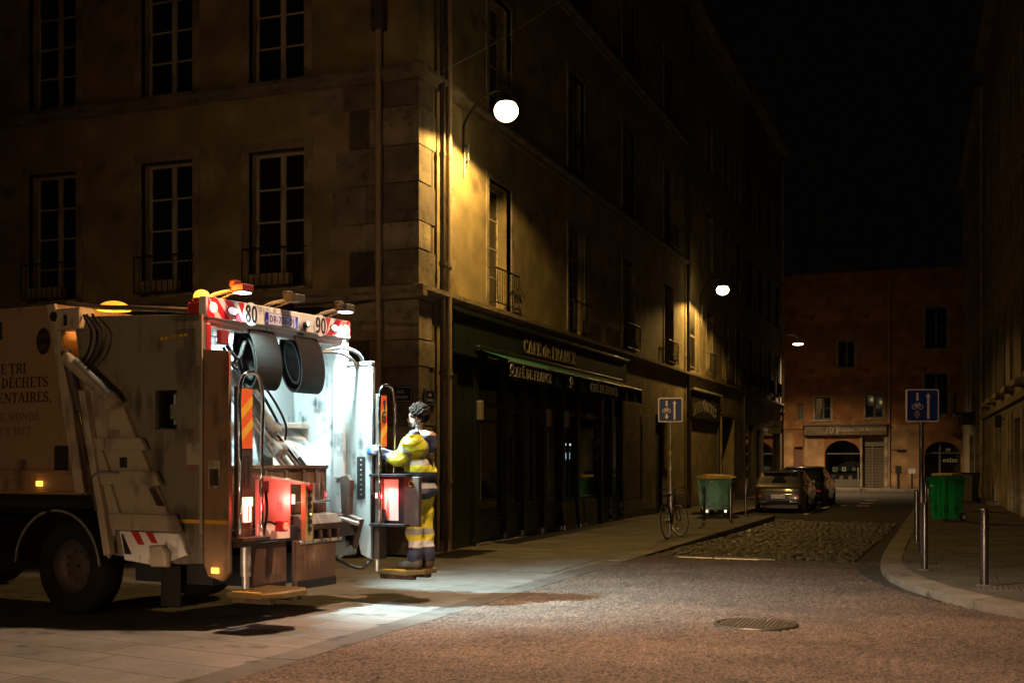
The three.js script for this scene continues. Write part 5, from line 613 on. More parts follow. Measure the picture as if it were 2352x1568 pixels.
  const fb = part('signal_box', [rbox(0.32, 0.34, 0.87, 1.46, -1.24, -1.2, 0.004), rbox(0.32, 0.78, 0.87, 0.9, -1.34, -1.18, 0.004), rbox(0.32, 0.80, 1.42, 1.45, -1.36, -1.18, 0.004), rbox(0.32, 0.76, 0.9, 1.42, -1.34, -1.325, 0.004)], MT.blackM, t); part('signal_plate', rbox(0.36, 0.62, 0.93, 1.39, -1.325, -1.318, 0.002), MT.white, fb); part('box_side', rbox(0.70, 0.90, 0.87, 1.42, -1.36, -1.30, 0.008), MT.rustD, fb); part('lamp_shade', rbox(0.42, 0.48, 0.9, 1.06, -1.29, -1.24, 0.01), MT.blackM, fb); part('emblem', uvBox(new THREE.TorusGeometry(0.032, 0.008, 6, 18).translate(0.8, 1.34, -1.297)), MT.gold, fb); point(t, [0.47, 1.2, -1.235], LAMP.tail, RED, 1.2); part('strobe_lamp', rbox(0.39, 0.41, 1.18, 1.24, -1.22, -1.20, 0.004), M([0.9, 0.2, 0.2], 0.3, { emit: [3, 1, 0.8] }), fb);
}

// ---------- the worker on the foot board ----------
function nets(f, lo, hi, c) {   // surface of f = 0 on a grid of cells c
  const n = [0, 1, 2].map(k => Math.ceil((hi[k] - lo[k]) / c) + 1), at = (i, j, k) => i + n[0] * (j + n[1] * k), D = new Float32Array(n[0] * n[1] * n[2]);
  for (let k = 0; k < n[2]; k++) for (let j = 0; j < n[1]; j++) for (let i = 0; i < n[0]; i++) D[at(i, j, k)] = f(lo[0] + i * c, lo[1] + j * c, lo[2] + k * c);
  const id = new Int32Array(D.length).fill(-1), P = [], I = [];
  for (let k = 0; k < n[2] - 1; k++) for (let j = 0; j < n[1] - 1; j++) for (let i = 0; i < n[0] - 1; i++) {
    let s = [0, 0, 0], m = 0, neg = 0; const v = []; for (let q = 0; q < 8; q++) { v[q] = D[at(i + (q & 1), j + (q >> 1 & 1), k + (q >> 2))]; if (v[q] < 0) neg++; } if (!neg || neg === 8) continue;
    for (let a = 0; a < 8; a++) for (const b of [1, 2, 4]) if (!(a & b)) { const e = a | b; if ((v[a] < 0) !== (v[e] < 0)) { const t = v[a] / (v[a] - v[e]); m++; for (let w = 0; w < 3; w++) { const pa = a >> w & 1; s[w] += pa + ((e >> w & 1) - pa) * t; } } }
    id[at(i, j, k)] = P.length / 3; P.push(lo[0] + (i + s[0] / m) * c, lo[1] + (j + s[1] / m) * c, lo[2] + (k + s[2] / m) * c); }
  for (let k = 1; k < n[2] - 1; k++) for (let j = 1; j < n[1] - 1; j++) for (let i = 1; i < n[0] - 1; i++) { const d0 = D[at(i, j, k)];
    const q = (d1, a, b, cc, d) => { if ((d0 < 0) === (d1 < 0)) return; const l = [a, b, cc, d].map(p => id[at(...p)]); if (l.some(x => x < 0)) return; if (d0 < 0) I.push(l[0], l[1], l[2], l[0], l[2], l[3]); else I.push(l[0], l[2], l[1], l[0], l[3], l[2]); };
    q(D[at(i + 1, j, k)], [i, j - 1, k - 1], [i, j, k - 1], [i, j, k], [i, j - 1, k]); q(D[at(i, j + 1, k)], [i - 1, j, k - 1], [i - 1, j, k], [i, j, k], [i, j, k - 1]); q(D[at(i, j, k + 1)], [i - 1, j - 1, k], [i, j - 1, k], [i, j, k], [i - 1, j, k]); }
  const g = new THREE.BufferGeometry(); g.setAttribute('position', new THREE.Float32BufferAttribute(P, 3)); g.setIndex(I); g.computeVertexNormals(); return uvBox(g);
}
const cap = (a, b, r0, r1 = r0) => { const d = [b[0] - a[0], b[1] - a[1], b[2] - a[2]], L = d[0] ** 2 + d[1] ** 2 + d[2] ** 2 || 1e-9; return (x, y, z) => { const t = cl(((x - a[0]) * d[0] + (y - a[1]) * d[1] + (z - a[2]) * d[2]) / L); return Math.hypot(x - a[0] - d[0] * t, y - a[1] - d[1] * t, z - a[2] - d[2] * t) - r0 - (r1 - r0) * t; }; };
const ell = (c, r) => (x, y, z) => { const k = Math.hypot((x - c[0]) / r[0], (y - c[1]) / r[1], (z - c[2]) / r[2]); return (k - 1) * Math.min(...r); };
const blend = (l, k) => (x, y, z) => { let s = 0; for (const f of l) s += Math.exp(-f(x, y, z) / k); return -k * Math.log(s); };
function paint(g, fn) { const p = g.attributes.position, c = new Float32Array(p.count * 3); for (let i = 0; i < p.count; i++) c.set(fn(p.getX(i), p.getY(i), p.getZ(i)), i * 3); g.setAttribute('color', new THREE.BufferAttribute(c, 3)); return g; }
const n3 = (x, y, z) => vn(x * 1 + 31 + z * 0.7, y + 17 + z * 0.6, 4096) - 0.5;
{
  const yel = [0.46, 0.44, 0.012], navy = [0.014, 0.016, 0.035], grey = [0.24, 0.23, 0.21], refl = [0.50, 0.48, 0.45];
  const p = thing('person', 'person in yellow and navy high visibility workwear gripping the truck rail', 'person', [2.84, 0.388, 6.12], 0);
  const SL = [0.03, 1.45, 0.19], EL = [-0.12, 1.22, 0.27], WL = [-0.345, 1.32, 0.315], SR = [0.03, 1.45, -0.19], ER = [-0.16, 1.19, -0.2], WR = [-0.38, 1.24, -0.06];
  const hipL = [0.03, 0.9, 0.085], kL = [0.0, 0.49, 0.10], aL = [0.02, 0.1, 0.10], hipR = [0.04, 0.9, -0.085], kR = [0.05, 0.49, -0.08], aR = [0.08, 0.1, -0.09];
  // body under the clothes, with the head
  const head = blend([ell([0.0, 1.70, 0], [0.088, 0.108, 0.074]), ell([-0.035, 1.645, 0], [0.062, 0.072, 0.056]), cap([-0.085, 1.70, 0], [-0.115, 1.668, 0], 0.010, 0.015), cap([-0.085, 1.615, 0], [-0.075, 1.612, 0], 0.022, 0.022), cap([-0.088, 1.642, -0.018], [-0.088, 1.642, 0.018], 0.011, 0.011), cap([-0.083, 1.728, -0.03], [-0.083, 1.728, 0.03], 0.012, 0.012), cap([0.01, 1.60, 0], [0.025, 1.45, 0], 0.056, 0.062), ell([0.012, 1.69, 0.076], [0.02, 0.032, 0.010]), ell([0.012, 1.69, -0.076], [0.02, 0.032, 0.010])], 0.011);
  const eye = blend([ell([-0.075, 1.705, 0.031], [0.014, 0.012, 0.016]), ell([-0.075, 1.705, -0.031], [0.014, 0.012, 0.016])], 0.003);
  const torso = blend([cap([0.03, 1.35, 0.07], [0.03, 1.35, -0.07], 0.10), cap([0.03, 1.05, 0.06], [0.03, 1.05, -0.06], 0.10), cap(SL, EL, 0.045, 0.04), cap(EL, WL, 0.038, 0.028), cap(SR, ER, 0.045, 0.04), cap(ER, WR, 0.038, 0.028), cap([0.03, 1.45, 0], [0.03, 0.9, 0], 0.09), cap(hipL, kL, 0.075, 0.05), cap(kL, aL, 0.05, 0.035), cap(hipR, kR, 0.075, 0.05), cap(kR, aR, 0.05, 0.035)], 0.025);
  const bodyG = mg([nets((x, y, z) => torso(x, y, z), [-0.45, 0.0, -0.32], [0.2, 1.56, 0.4], 0.016), nets(head, [-0.16, 1.42, -0.12], [0.14, 1.84, 0.12], 0.006)]);
  const body = part('body', bodyG, M([0.20, 0.105, 0.065], 0.6), p); part('eye', nets(eye, [-0.1, 1.68, -0.06], [-0.05, 1.73, 0.06], 0.003), M([0.5, 0.48, 0.45], 0.3), body);
  // jacket
  const jt = blend([cap([0.035, 1.37, 0.10], [0.035, 1.37, -0.10], 0.132), cap([0.03, 1.43, 0.13], [0.03, 1.43, -0.13], 0.085), cap([0.035, 1.10, 0.085], [0.035, 1.10, -0.085], 0.14), cap([0.04, 0.88, 0.075], [0.04, 0.88, -0.075], 0.152), cap([0.03, 1.46, 0.03], [0.03, 1.50, -0.0], 0.085, 0.075), cap(SL, EL, 0.092, 0.078), cap(EL, WL, 0.074, 0.052), cap(SR, ER, 0.092, 0.078), cap(ER, WR, 0.074, 0.052)], 0.022);
  const wr = (x, y, z) => 0.012 * Math.sin(34 * y + 9 * x + 5 * z + 3 * n3(x * 9, y * 9, z * 9)) * (0.4 + n3(x * 5, y * 5, z * 5) + 0.5) + 0.022 * n3(x * 17, y * 17, z * 17) + 0.010 * n3(x * 38, y * 38, z * 38);
  const jacket = (x, y, z) => Math.max(jt(x, y, z) + wr(x, y, z) * 0.9, 0.775 - y, (x - WL[0] - 0.012) * -1 + 0.0);
  const armL = (x, y, z) => { const f = (a, b) => { const d = [b[0] - a[0], b[1] - a[1], b[2] - a[2]], L = d[0] ** 2 + d[1] ** 2 + d[2] ** 2, t = ((x - a[0]) * d[0] + (y - a[1]) * d[1] + (z - a[2]) * d[2]) / L; return [t, Math.hypot(x - a[0] - d[0] * t, y - a[1] - d[1] * t, z - a[2] - d[2] * t)]; }; return [f(SL, EL), f(EL, WL)]; };
  part('jacket', paint(nets(jacket, [-0.46, 0.74, -0.36], [0.24, 1.62, 0.44], 0.0095), (x, y, z) => {
    const mz = Math.abs(z), cd = (a, b) => cap(a, b, 0)(x, y, mz), [u, v] = armL(x, y, mz), ua = cd(SL, EL), fa = cd(EL, WL);
    if (x < -0.09 && fa < ua && fa < 0.1) return v[0] > 0.45 ? navy : v[0] > 0.32 ? grey : yel; if (ua < 0.103 && u[0] > 0.22 && (mz > 0.18 || x < -0.06)) return u[0] > 0.5 && u[0] < 0.68 ? grey : yel;
    if (y < 1.085) return y > 0.90 && y < 0.955 ? grey : navy; if (y > 1.155 && y < 1.21) return grey; if (y > 1.21 && mz > 0.075 && mz < 0.125) return grey; return y > 1.50 ? navy : yel; }), M([1, 1, 1], 0.72, { vertexColors: true, bumpMap: TX.cloth, bumpScale: 0.008 }), p);
  part('hood', paint(nets((x, y, z) => Math.max(blend([cap([0.13, 1.47, 0.06], [0.17, 1.36, 0], 0.06, 0.05), cap([0.13, 1.47, -0.06], [0.17, 1.36, 0], 0.06, 0.05), cap([0.06, 1.51, 0.07], [0.13, 1.47, 0.06], 0.035, 0.055), cap([0.06, 1.51, -0.07], [0.13, 1.47, -0.06], 0.035, 0.055)], 0.02)(x, y, z), -ell([0.09, 1.53, 0], [0.05, 0.05, 0.05])(x, y, z)), [-0.02, 1.26, -0.16], [0.26, 1.6, 0.16], 0.009), (x, y) => y > 1.49 ? [0.24, 0.16, 0.10] : navy), M([1, 1, 1], 0.8, { vertexColors: true }), p);
  // trousers
  const tr = blend([cap(hipL, kL, 0.105, 0.088), cap(kL, aL, 0.086, 0.080), cap(hipR, kR, 0.105, 0.088), cap(kR, aR, 0.086, 0.080), cap([0.04, 0.86, 0.05], [0.04, 0.86, -0.05], 0.12)], 0.016);
  part('trousers', paint(nets((x, y, z) => Math.max(tr(x, y, z) + wr(x, y * 0.8, z) * 0.8, 0.085 - y, y - 0.84), [-0.14, 0.06, -0.24], [0.22, 0.88, 0.26], 0.0095), (x, y) => y < 0.245 ? navy : y < 0.315 ? refl : y < 0.385 ? yel.map((v, i) => v * [1.1, 0.95, 1][i]) : y < 0.45 ? grey : yel.map((v, i) => v * [1.08, 0.95, 1][i])), M([1, 1, 1], 0.72, { vertexColors: true, bumpMap: TX.cloth, bumpScale: 0.008 }), p);
  for (const [a, dz] of [[aL, 0.01], [aR, -0.01]]) part('boot', nets((x, y, z) => Math.max(blend([cap([a[0] + 0.02, 0.06, a[2]], [a[0] - 0.13, 0.045, a[2] + dz], 0.055, 0.048), cap([a[0] + 0.01, 0.15, a[2]], [a[0] + 0.01, 0.06, a[2]], 0.058, 0.055), cap([a[0] - 0.13, 0.035, a[2] + dz], [a[0] - 0.19, 0.032, a[2] + dz], 0.045, 0.036)], 0.014)(x, y, z), -y), [a[0] - 0.27, -0.015, a[2] - 0.1], [a[0] + 0.12, 0.22, a[2] + 0.1], 0.008), M([0.05, 0.033, 0.022], 0.6), p);
  // gloves closed round the rail
  const glove = (W, bar) => { const c = [bar[0], W[1] + 0.01, bar[2]], L = [cap(W, [c[0] + 0.055, c[1], c[2] + 0.012], 0.036, 0.036), cap([c[0] + 0.05, c[1] + 0.028, c[2] + 0.01], [c[0] + 0.05, c[1] - 0.03, c[2] + 0.01], 0.024)];
    for (let i = 0; i < 4; i++) { const y = c[1] + 0.034 - i * 0.0225, k = [0.95, 1.05, 1, 0.85][i], r = 0.0105; L.push(cap([c[0] + 0.035, y, c[2] + 0.028], [c[0] - 0.012 * k, y, c[2] + 0.036 * k], r), cap([c[0] - 0.012 * k, y, c[2] + 0.036 * k], [c[0] - 0.036 * k, y - 0.002, c[2] + 0.008], r), cap([c[0] - 0.036 * k, y - 0.002, c[2] + 0.008], [c[0] - 0.022 * k, y - 0.003, c[2] - 0.022], r * 0.95)); }
    L.push(cap([c[0] + 0.05, c[1] + 0.02, c[2] - 0.012], [c[0] + 0.02, c[1] + 0.042, c[2] - 0.032], 0.0125), cap([c[0] + 0.02, c[1] + 0.042, c[2] - 0.032], [c[0] - 0.014, c[1] + 0.040, c[2] - 0.03], 0.0115));
    part('glove', paint(nets(blend(L, 0.0045), [c[0] - 0.07, c[1] - 0.08, c[2] - 0.07], [Math.max(W[0], c[0]) + 0.06, c[1] + 0.09, c[2] + 0.08], 0.0036), x => x < c[0] + 0.03 ? [0.06, 0.22, 0.55] : [0.62, 0.64, 0.66]), M([1, 1, 1], 0.7, { vertexColors: true }), p); };
  glove(WL, [-0.425, 1.33, 0.325]); glove(WR, [-0.455, 1.25, -0.06]);
  // hair and beard
  const curl = (x, y, z) => 0.034 * n3(x * 46, y * 46, z * 46) + 0.03 * n3(x * 24 + 9, y * 24, z * 24 + 3);
  { const c = []; for (let i = 0; i < 260; i++) { const k = (i + 0.5) / 260, ph = Math.acos(1 - 1.55 * k), th = i * 2.39996, x = 0.022 + 0.104 * Math.sin(ph) * Math.cos(th), y = 1.745 + 0.10 * Math.cos(ph), z = 0.092 * Math.sin(ph) * Math.sin(th); if (x < -0.05 && y < 1.775) continue; const g = new THREE.IcosahedronGeometry(rr(0.012, 0.022), 1); g.translate(x + rr(-0.01, 0.01), y + rr(-0.008, 0.012), z + rr(-0.01, 0.01)); c.push(uvBox(g)); } part('hair_curls', c, M([0.010, 0.006, 0.004], 0.95, { specularIntensity: 0.15 }), p).userData.kind = 'stuff'; }
  part('hair', nets((x, y, z) => Math.max(ell([0.022, 1.745, 0], [0.112, 0.105, 0.098])(x, y, z) + curl(x, y, z), (-0.052 + 0.35 * cl(1.80 - y, 0, 0.12)) - x - 0.028, 1.635 - y), [-0.14, 1.6, -0.14], [0.18, 1.89, 0.14], 0.006), M([0.010, 0.006, 0.004], 0.95, { specularIntensity: 0.15 }), p);
  part('beard', nets((x, y, z) => Math.max(blend([ell([-0.042, 1.622, 0], [0.062, 0.052, 0.062]), ell([-0.0, 1.65, 0.06], [0.03, 0.05, 0.014]), ell([-0.0, 1.65, -0.06], [0.03, 0.05, 0.014])], 0.01)(x, y, z) + 0.4 * curl(x, y, z), -cap([-0.105, 1.642, -0.016], [-0.105, 1.642, 0.016], 0.016)(x, y, z)), [-0.13, 1.55, -0.09], [0.05, 1.73, 0.09], 0.006), M([0.02, 0.012, 0.008], 0.9), p);
}

// ---------- parked cars ----------
function car(label, pos, turn, paintC, o = {}) {
  const t = thing('parked_car', label, 'car', pos, turn, o.group ?? 'cars parked along the street'); const Wd = 1.76, L = 4.25, sc = o.scale ?? 1; t.scale.setScalar(sc);
  const bp = M(paintC, 0.32, { metalness: 0.45, clearcoat: 1, clearcoatRoughness: 0.06 });
  // tail of the car at x = 0, nose at x = -L; half width as a function of height and station
  const hw = (x, y) => { const k = cl(-x / L), plan = 1 - 0.16 * Math.pow(cl(1 - k / 0.14), 2) - 0.24 * Math.pow(cl((k - 0.84) / 0.16), 2); return 0.5 * Wd * plan * (y > 0.9 ? 1 - 0.30 * (y - 0.9) / 0.55 : y < 0.45 ? 0.965 : 1 - 0.02 * Math.abs(y - 0.72)); };
  const bendG = g => { const p = g.attributes.position; for (let i = 0; i < p.count; i++) { const x = p.getX(i), y = p.getY(i); p.setZ(i, p.getZ(i) * hw(x, y)); } g.computeVertexNormals(); return uvBox(g); };
  const archP = (cx, r) => { const a = []; for (let i = 0; i <= 10; i++) { const q = Math.PI * (1 - i / 10); a.push([cx - r * Math.cos(q) * -1 * -1, 0.30 + r * Math.sin(q)]); } return a; };
  const prof = [[-0.06, 0.28], [0.0, 0.42], [0.0, 0.60], [-0.03, 0.74], [-0.06, 0.86], [-0.16, 0.98], [-0.40, 1.30], [-0.52, 1.39], [-1.0, 1.44], [-1.7, 1.43], [-2.2, 1.36], [-3.05, 0.96], [-3.9, 0.82], [-4.15, 0.66], [-4.2, 0.42], [-4.12, 0.24]];
  const bot = []; for (const [cx, r] of [[-3.42, 0.36], [-0.85, 0.36]]) { for (let i = 0; i <= 10; i++) { const q = Math.PI * (1 - i / 10); bot.push([cx + r * Math.cos(q), 0.26 + r * Math.sin(q)]); } }
  const full = [...prof, ...bot]; const shp = new THREE.Shape(full.map(p => new THREE.Vector2(...p))); const slices = []; { // skin with several rows across
    const c = new THREE.SplineCurve(prof.map(p => new THREE.Vector2(...p))).getPoints(90).map(v => [v.x, v.y]); const ring = [...c, ...bot], P = [], I = [], zs = [-1, -0.97, -0.88, -0.6, 0, 0.6, 0.88, 0.97, 1]; const inset = [0.055, 0.02, 0.005, 0, 0, 0, 0.005, 0.02, 0.055];
    zs.forEach((z, k) => ring.forEach(([x, y], i) => { const up = i < c.length ? inset[k] : 0, dx = -2.1 - x, dy = 0.7 - y, d = Math.hypot(dx, dy); const X = x + dx / d * up * 1.2, Y = y + dy / d * up; P.push(X, Y, z * hw(X, Y)); })); const n = ring.length; for (let k = 0; k + 1 < zs.length; k++) for (let i = 0; i < n; i++) { const j = (i + 1) % n, a = k * n + i, b = k * n + j; I.push(a, b, a + n, b, b + n, a + n); }
    const faces = THREE.ShapeUtils.triangulateShape(ring.map(p => new THREE.Vector2(...p)), []); for (const [a, b, d] of faces) { I.push(a, d, b); const o = n * (zs.length - 1); I.push(o + a, o + b, o + d); }
    const g = new THREE.BufferGeometry(); g.setAttribute('position', new THREE.Float32BufferAttribute(P, 3)); g.setIndex(I); const g2 = toCreasedNormals(g, 0.6); part('body', uvBox(g2), bp, t); }
  const sidePane = (pts, nm, m, off = 0.008) => { for (const s of [-1, 1]) { const P = [], tri = THREE.ShapeUtils.triangulateShape(pts.map(p => new THREE.Vector2(...p)), []); for (const f of tri) for (const q of (s > 0 ? f : [...f].reverse())) P.push(pts[q][0], pts[q][1], s * (hw(...pts[q]) * 1.0 + off)); const g = new THREE.BufferGeometry(); g.setAttribute('position', new THREE.Float32BufferAttribute(P, 3)); g.computeVertexNormals(); part(nm, uvBox(g), m, t); } };
  sidePane([[-0.55, 1.02], [-1.28, 1.0], [-1.28, 1.36], [-0.75, 1.35]], 'side_window', MT.glass, -0.012); sidePane([[-1.34, 1.0], [-2.2, 0.98], [-2.15, 1.30], [-1.7, 1.37], [-1.34, 1.37]], 'side_window', MT.glass, -0.012);
  const patch = (rows, nm, m, off) => { const P = [], I = []; rows.forEach(([x, y, k]) => { for (let j = 0; j <= 8; j++) { const u = (j / 4 - 1), e = 0.035 * u * u * u * u; P.push(x + off - e * 0.5, y + off * 0.4 - e * 0.3, u * hw(x, y) * k); } }); for (let r = 0; r + 1 < rows.length; r++) for (let j = 0; j < 8; j++) { const a = r * 9 + j; I.push(a, a + 1, a + 9, a + 1, a + 10, a + 9); } const g = new THREE.BufferGeometry(); g.setAttribute('position', new THREE.Float32BufferAttribute(P, 3)); g.setIndex(I); g.computeVertexNormals(); return part(nm, uvBox(g), m, t); };
  patch([[-0.19, 1.0, 0.84], [-0.30, 1.15, 0.86], [-0.40, 1.285, 0.86]], 'rear_window', MT.glass, 0.012); patch([[-3.0, 0.985, 0.86], [-2.6, 1.175, 0.86], [-2.24, 1.345, 0.84]], 'windscreen', MT.glass, 0.006);
  part('spoiler', rbox(-0.62, -0.36, 1.345, 1.385, -0.56, 0.56, 0.018), bp, t); part('antenna', cyl(V(-0.9, 1.44, 0), V(-0.82, 1.5, 0), 0.015, 0.008, 8), MT.black, t);
  patch([[0.0, 0.42, 0.9], [-0.01, 0.60, 0.9]], 'bumper_insert', MT.black, 0.012); part('number_plate', (() => { const g = flat(0.52, 0.115, 0.006); g.rotateY(H); g.translate(0.035, 0.56, 0); return g; })(), M([1, 1, 1], 0.4, { map: canvas(512, 114, (c, w, h) => { c.fillStyle = '#d8d4c8'; c.fillRect(0, 0, w, h); c.fillStyle = '#2339a0'; c.fillRect(0, 0, 44, h); c.fillRect(w - 40, 0, 40, h); c.fillStyle = '#222'; c.font = 'bold 92px sans-serif'; c.textAlign = 'center'; c.fillText(o.plate ?? 'GQ-145-SB', w / 2, 90, 400); }) }), t);
  patch([[-0.055, 0.80, 0.55], [-0.075, 0.86, 0.55]], 'chrome_strip', MT.chrome, 0.010);
  for (const s of [-1, 1]) { part('tail_light', rbox(-0.12, -0.0, 0.50, 0.60, s * 0.60 - 0.09, s * 0.60 + 0.09, 0.02), M([0.75, 0.03, 0.02], 0.2, { clearcoat: 1 }), t); part('exhaust_trim', rbox(-0.02, 0.02, 0.36, 0.40, s * 0.5 - 0.12, s * 0.5 + 0.12, 0.015), MT.chrome, t); part('mirror', rbox(-2.25, -2.12, 0.98, 1.1, s * 0.93 - 0.07, s * 0.93 + 0.07, 0.03), bp, t);
    part('headlight', rbox(-4.16, -3.98, 0.58, 0.70, s * 0.58 - 0.15, s * 0.58 + 0.15, 0.03), M([0.85, 0.85, 0.82], 0.15, o.lights ? { emit: [9, 7.5, 6] } : {}), t);
    for (const x of [-3.42, -0.85]) { const w = part('wheel', uvBox(new THREE.LatheGeometry([[0.2, -0.1], [0.29, -0.105], [0.315, -0.08], [0.32, 0], [0.315, 0.08], [0.29, 0.105], [0.2, 0.1]].map(p => new THREE.Vector2(...p)), 32).rotateX(H)), MT.rubber, t); w.position.set(x, 0.32, s * 0.76); part('rim', [uvBox(new THREE.LatheGeometry([[0.02, 0.07], [0.06, 0.075], [0.07, 0.05], [0.19, 0.06], [0.21, 0.1]].map(p => new THREE.Vector2(p[0], p[1] * 1)), 24).rotateX(H * 1).scale(1, 1, s))], MT.galv, w); } }
  part('underbody', box(-3.9, -0.2, 0.16, 0.4, -0.62, 0.62), MT.black, t);
  return t;
}
// cars point away from the camera: nose towards -z, so turn the model a quarter
car('silver brown hatchback with its back to the crossing parked by the bins', [3.06, -0.12, -21.2], -H, [0.05, 0.042, 0.038], { scale: 0.97 });
car('dark blue car parked beyond the silver brown hatchback', [3.05, -0.12, -27.3], -H, [0.006, 0.008, 0.022], { scale: 1.04, plate: 'EF-208-KL' });
{ // a car waiting behind the photographer: its dipped headlights light the crossing
  const c = car('car waiting out of view with dipped headlights facing the crossing', [5.15, 0, 39.5], -H, [0.2, 0.2, 0.2], { lights: true, plate: 'FA-316-RD', group: 'cars out of view' });
  for (const s of [-0.58, 0.58]) { part('lamp_shade', [box(-4.56, -4.24, 0.634, 0.66, s - 0.16, s + 0.16), box(-4.56, -4.24, 0.58, 0.606, s - 0.16, s + 0.16)], MT.dark, c); const l = spot(c, [-4.22, 0.64, s], [-14.22, 0.30, s - 0.45], 0.23, 0.6, LAMP.head, HEAD, 0.6); spot(c, [-4.60, 0.62, s], [-14.6, 1.0, s + 0.2], 0.42, 1.0, LAMP.stray, HEAD, 2); }
}
// ---------- bicycles ----------
function bike(label, pos, turn, steer, mC, o = {}) {
  const t = thing('bicycle', label, 'bicycle', pos, turn, 'bicycles in the street'); const R = 0.335; const wheelG = new THREE.TorusGeometry(R, 0.014, 8, 48), rimG = new THREE.TorusGeometry(R - 0.018, 0.009, 6, 48);
  const wheel = (x) => { const w = part('wheel', uvBox(wheelG.clone()), MT.rubber, t); w.position.set(x, R + 0.012, 0); part('rim', uvBox(rimG.clone()), M([0.6, 0.6, 0.58], 0.35, { metalness: 0.3 }), w); const sp = []; for (let i = 0; i < 28; i++) { const a = i / 28 * Math.PI * 2, b = a + (i % 2 ? 0.9 : -0.9), z = i % 4 < 2 ? 0.025 : -0.025; sp.push(cyl(V(0.02 * Math.cos(b), 0.02 * Math.sin(b), z), V((R - 0.02) * Math.cos(a), (R - 0.02) * Math.sin(a), 0), 0.0016, undefined, 4)); } part('spokes', sp, MT.chrome, w).userData.kind = 'stuff'; part('hub', cyl(V(0, 0, -0.04), V(0, 0, 0.04), 0.022), MT.chrome, w); return w; };
  const fw = wheel(-0.52), rw = wheel(0.52); fw.rotation.y = steer;
  const fm = M(mC, 0.4, { metalness: 0.3 }), hd = V(-0.37, 0.86, 0), bb = V(0.08, 0.29, 0), st = V(0.22, 0.82, 0), ra = V(0.52, R + 0.012, 0);
  part('frame', [cyl(V(-0.35, 0.72, 0), hd, 0.02), cyl(V(-0.355, 0.76, 0), bb, 0.018), cyl(V(-0.365, 0.83, 0), V(0.19, 0.76, 0), 0.016), cyl(bb, st, 0.016), ...[-0.05, 0.05].flatMap(z => [cyl(V(0.08, 0.29, z * 0.5), V(0.52, R + 0.012, z), 0.009), cyl(V(0.2, 0.76, z * 0.3), V(0.52, R + 0.012, z), 0.008)])], fm, t);
  part('fork', [-0.045, 0.045].map(z => cyl(V(-0.36, 0.74, z * 0.8), V(-0.52, R + 0.012, z), 0.011)), fm, t); part('handlebar', [tube([V(-0.22, 0.98, -0.3), V(-0.36, 1.02, -0.18), V(-0.39, 1.0, 0), V(-0.36, 1.02, 0.18), V(-0.22, 0.98, 0.3)], 0.012, 30, 8), cyl(hd, V(-0.39, 1.0, 0), 0.014)], MT.black, t); part('saddle', uvBox(new THREE.SphereGeometry(0.13, 16, 10).scale(1, 0.35, 0.6).translate(0.24, 0.89, 0)), MT.black, t); part('seat_post', cyl(st, V(0.24, 0.88, 0), 0.013), MT.chrome, t);
  part('basket', [...Array(5)].flatMap((_, i) => [tube([V(-0.72, 0.72 + i * 0.055, -0.14), V(-0.46, 0.72 + i * 0.055, -0.14), V(-0.46, 0.72 + i * 0.055, 0.14), V(-0.72, 0.72 + i * 0.055, 0.14)], 0.004, 24, 5, true)]), MT.iron, t); part('crank', [cyl(V(0.08, 0.29, -0.1), V(0.2, 0.2, -0.1), 0.01), cyl(V(0.08, 0.29, 0.08), V(-0.04, 0.38, 0.08), 0.01), rbox(0.16, 0.26, 0.18, 0.2, -0.19, -0.1, 0.006), rbox(-0.09, 0.01, 0.37, 0.39, 0.08, 0.17, 0.006), uvBox(new THREE.TorusGeometry(0.09, 0.006, 5, 24).translate(0.08, 0.29, 0.05))], MT.steel, t); part('mudguard', uvBox(new THREE.TorusGeometry(R + 0.035, 0.014, 5, 24, 2.2).rotateZ(0.3).translate(0.52, R + 0.012, 0)), MT.black, t);
  t.rotation.z = o.lean ?? 0; return t;
}
{ const b = bike('bicycle chained to the sign post at the end of the kerb', [3.04, 0.0, -6.0], -1.62, 0.85, [0.03, 0.03, 0.035]); b.rotation.order = 'YXZ'; b.rotation.x = 0.10; const c = bike('bicycle half hidden beyond the parked cars', [3.45, -0.12, -33.6], -1.25, 0.5, [0.03, 0.03, 0.03]); }
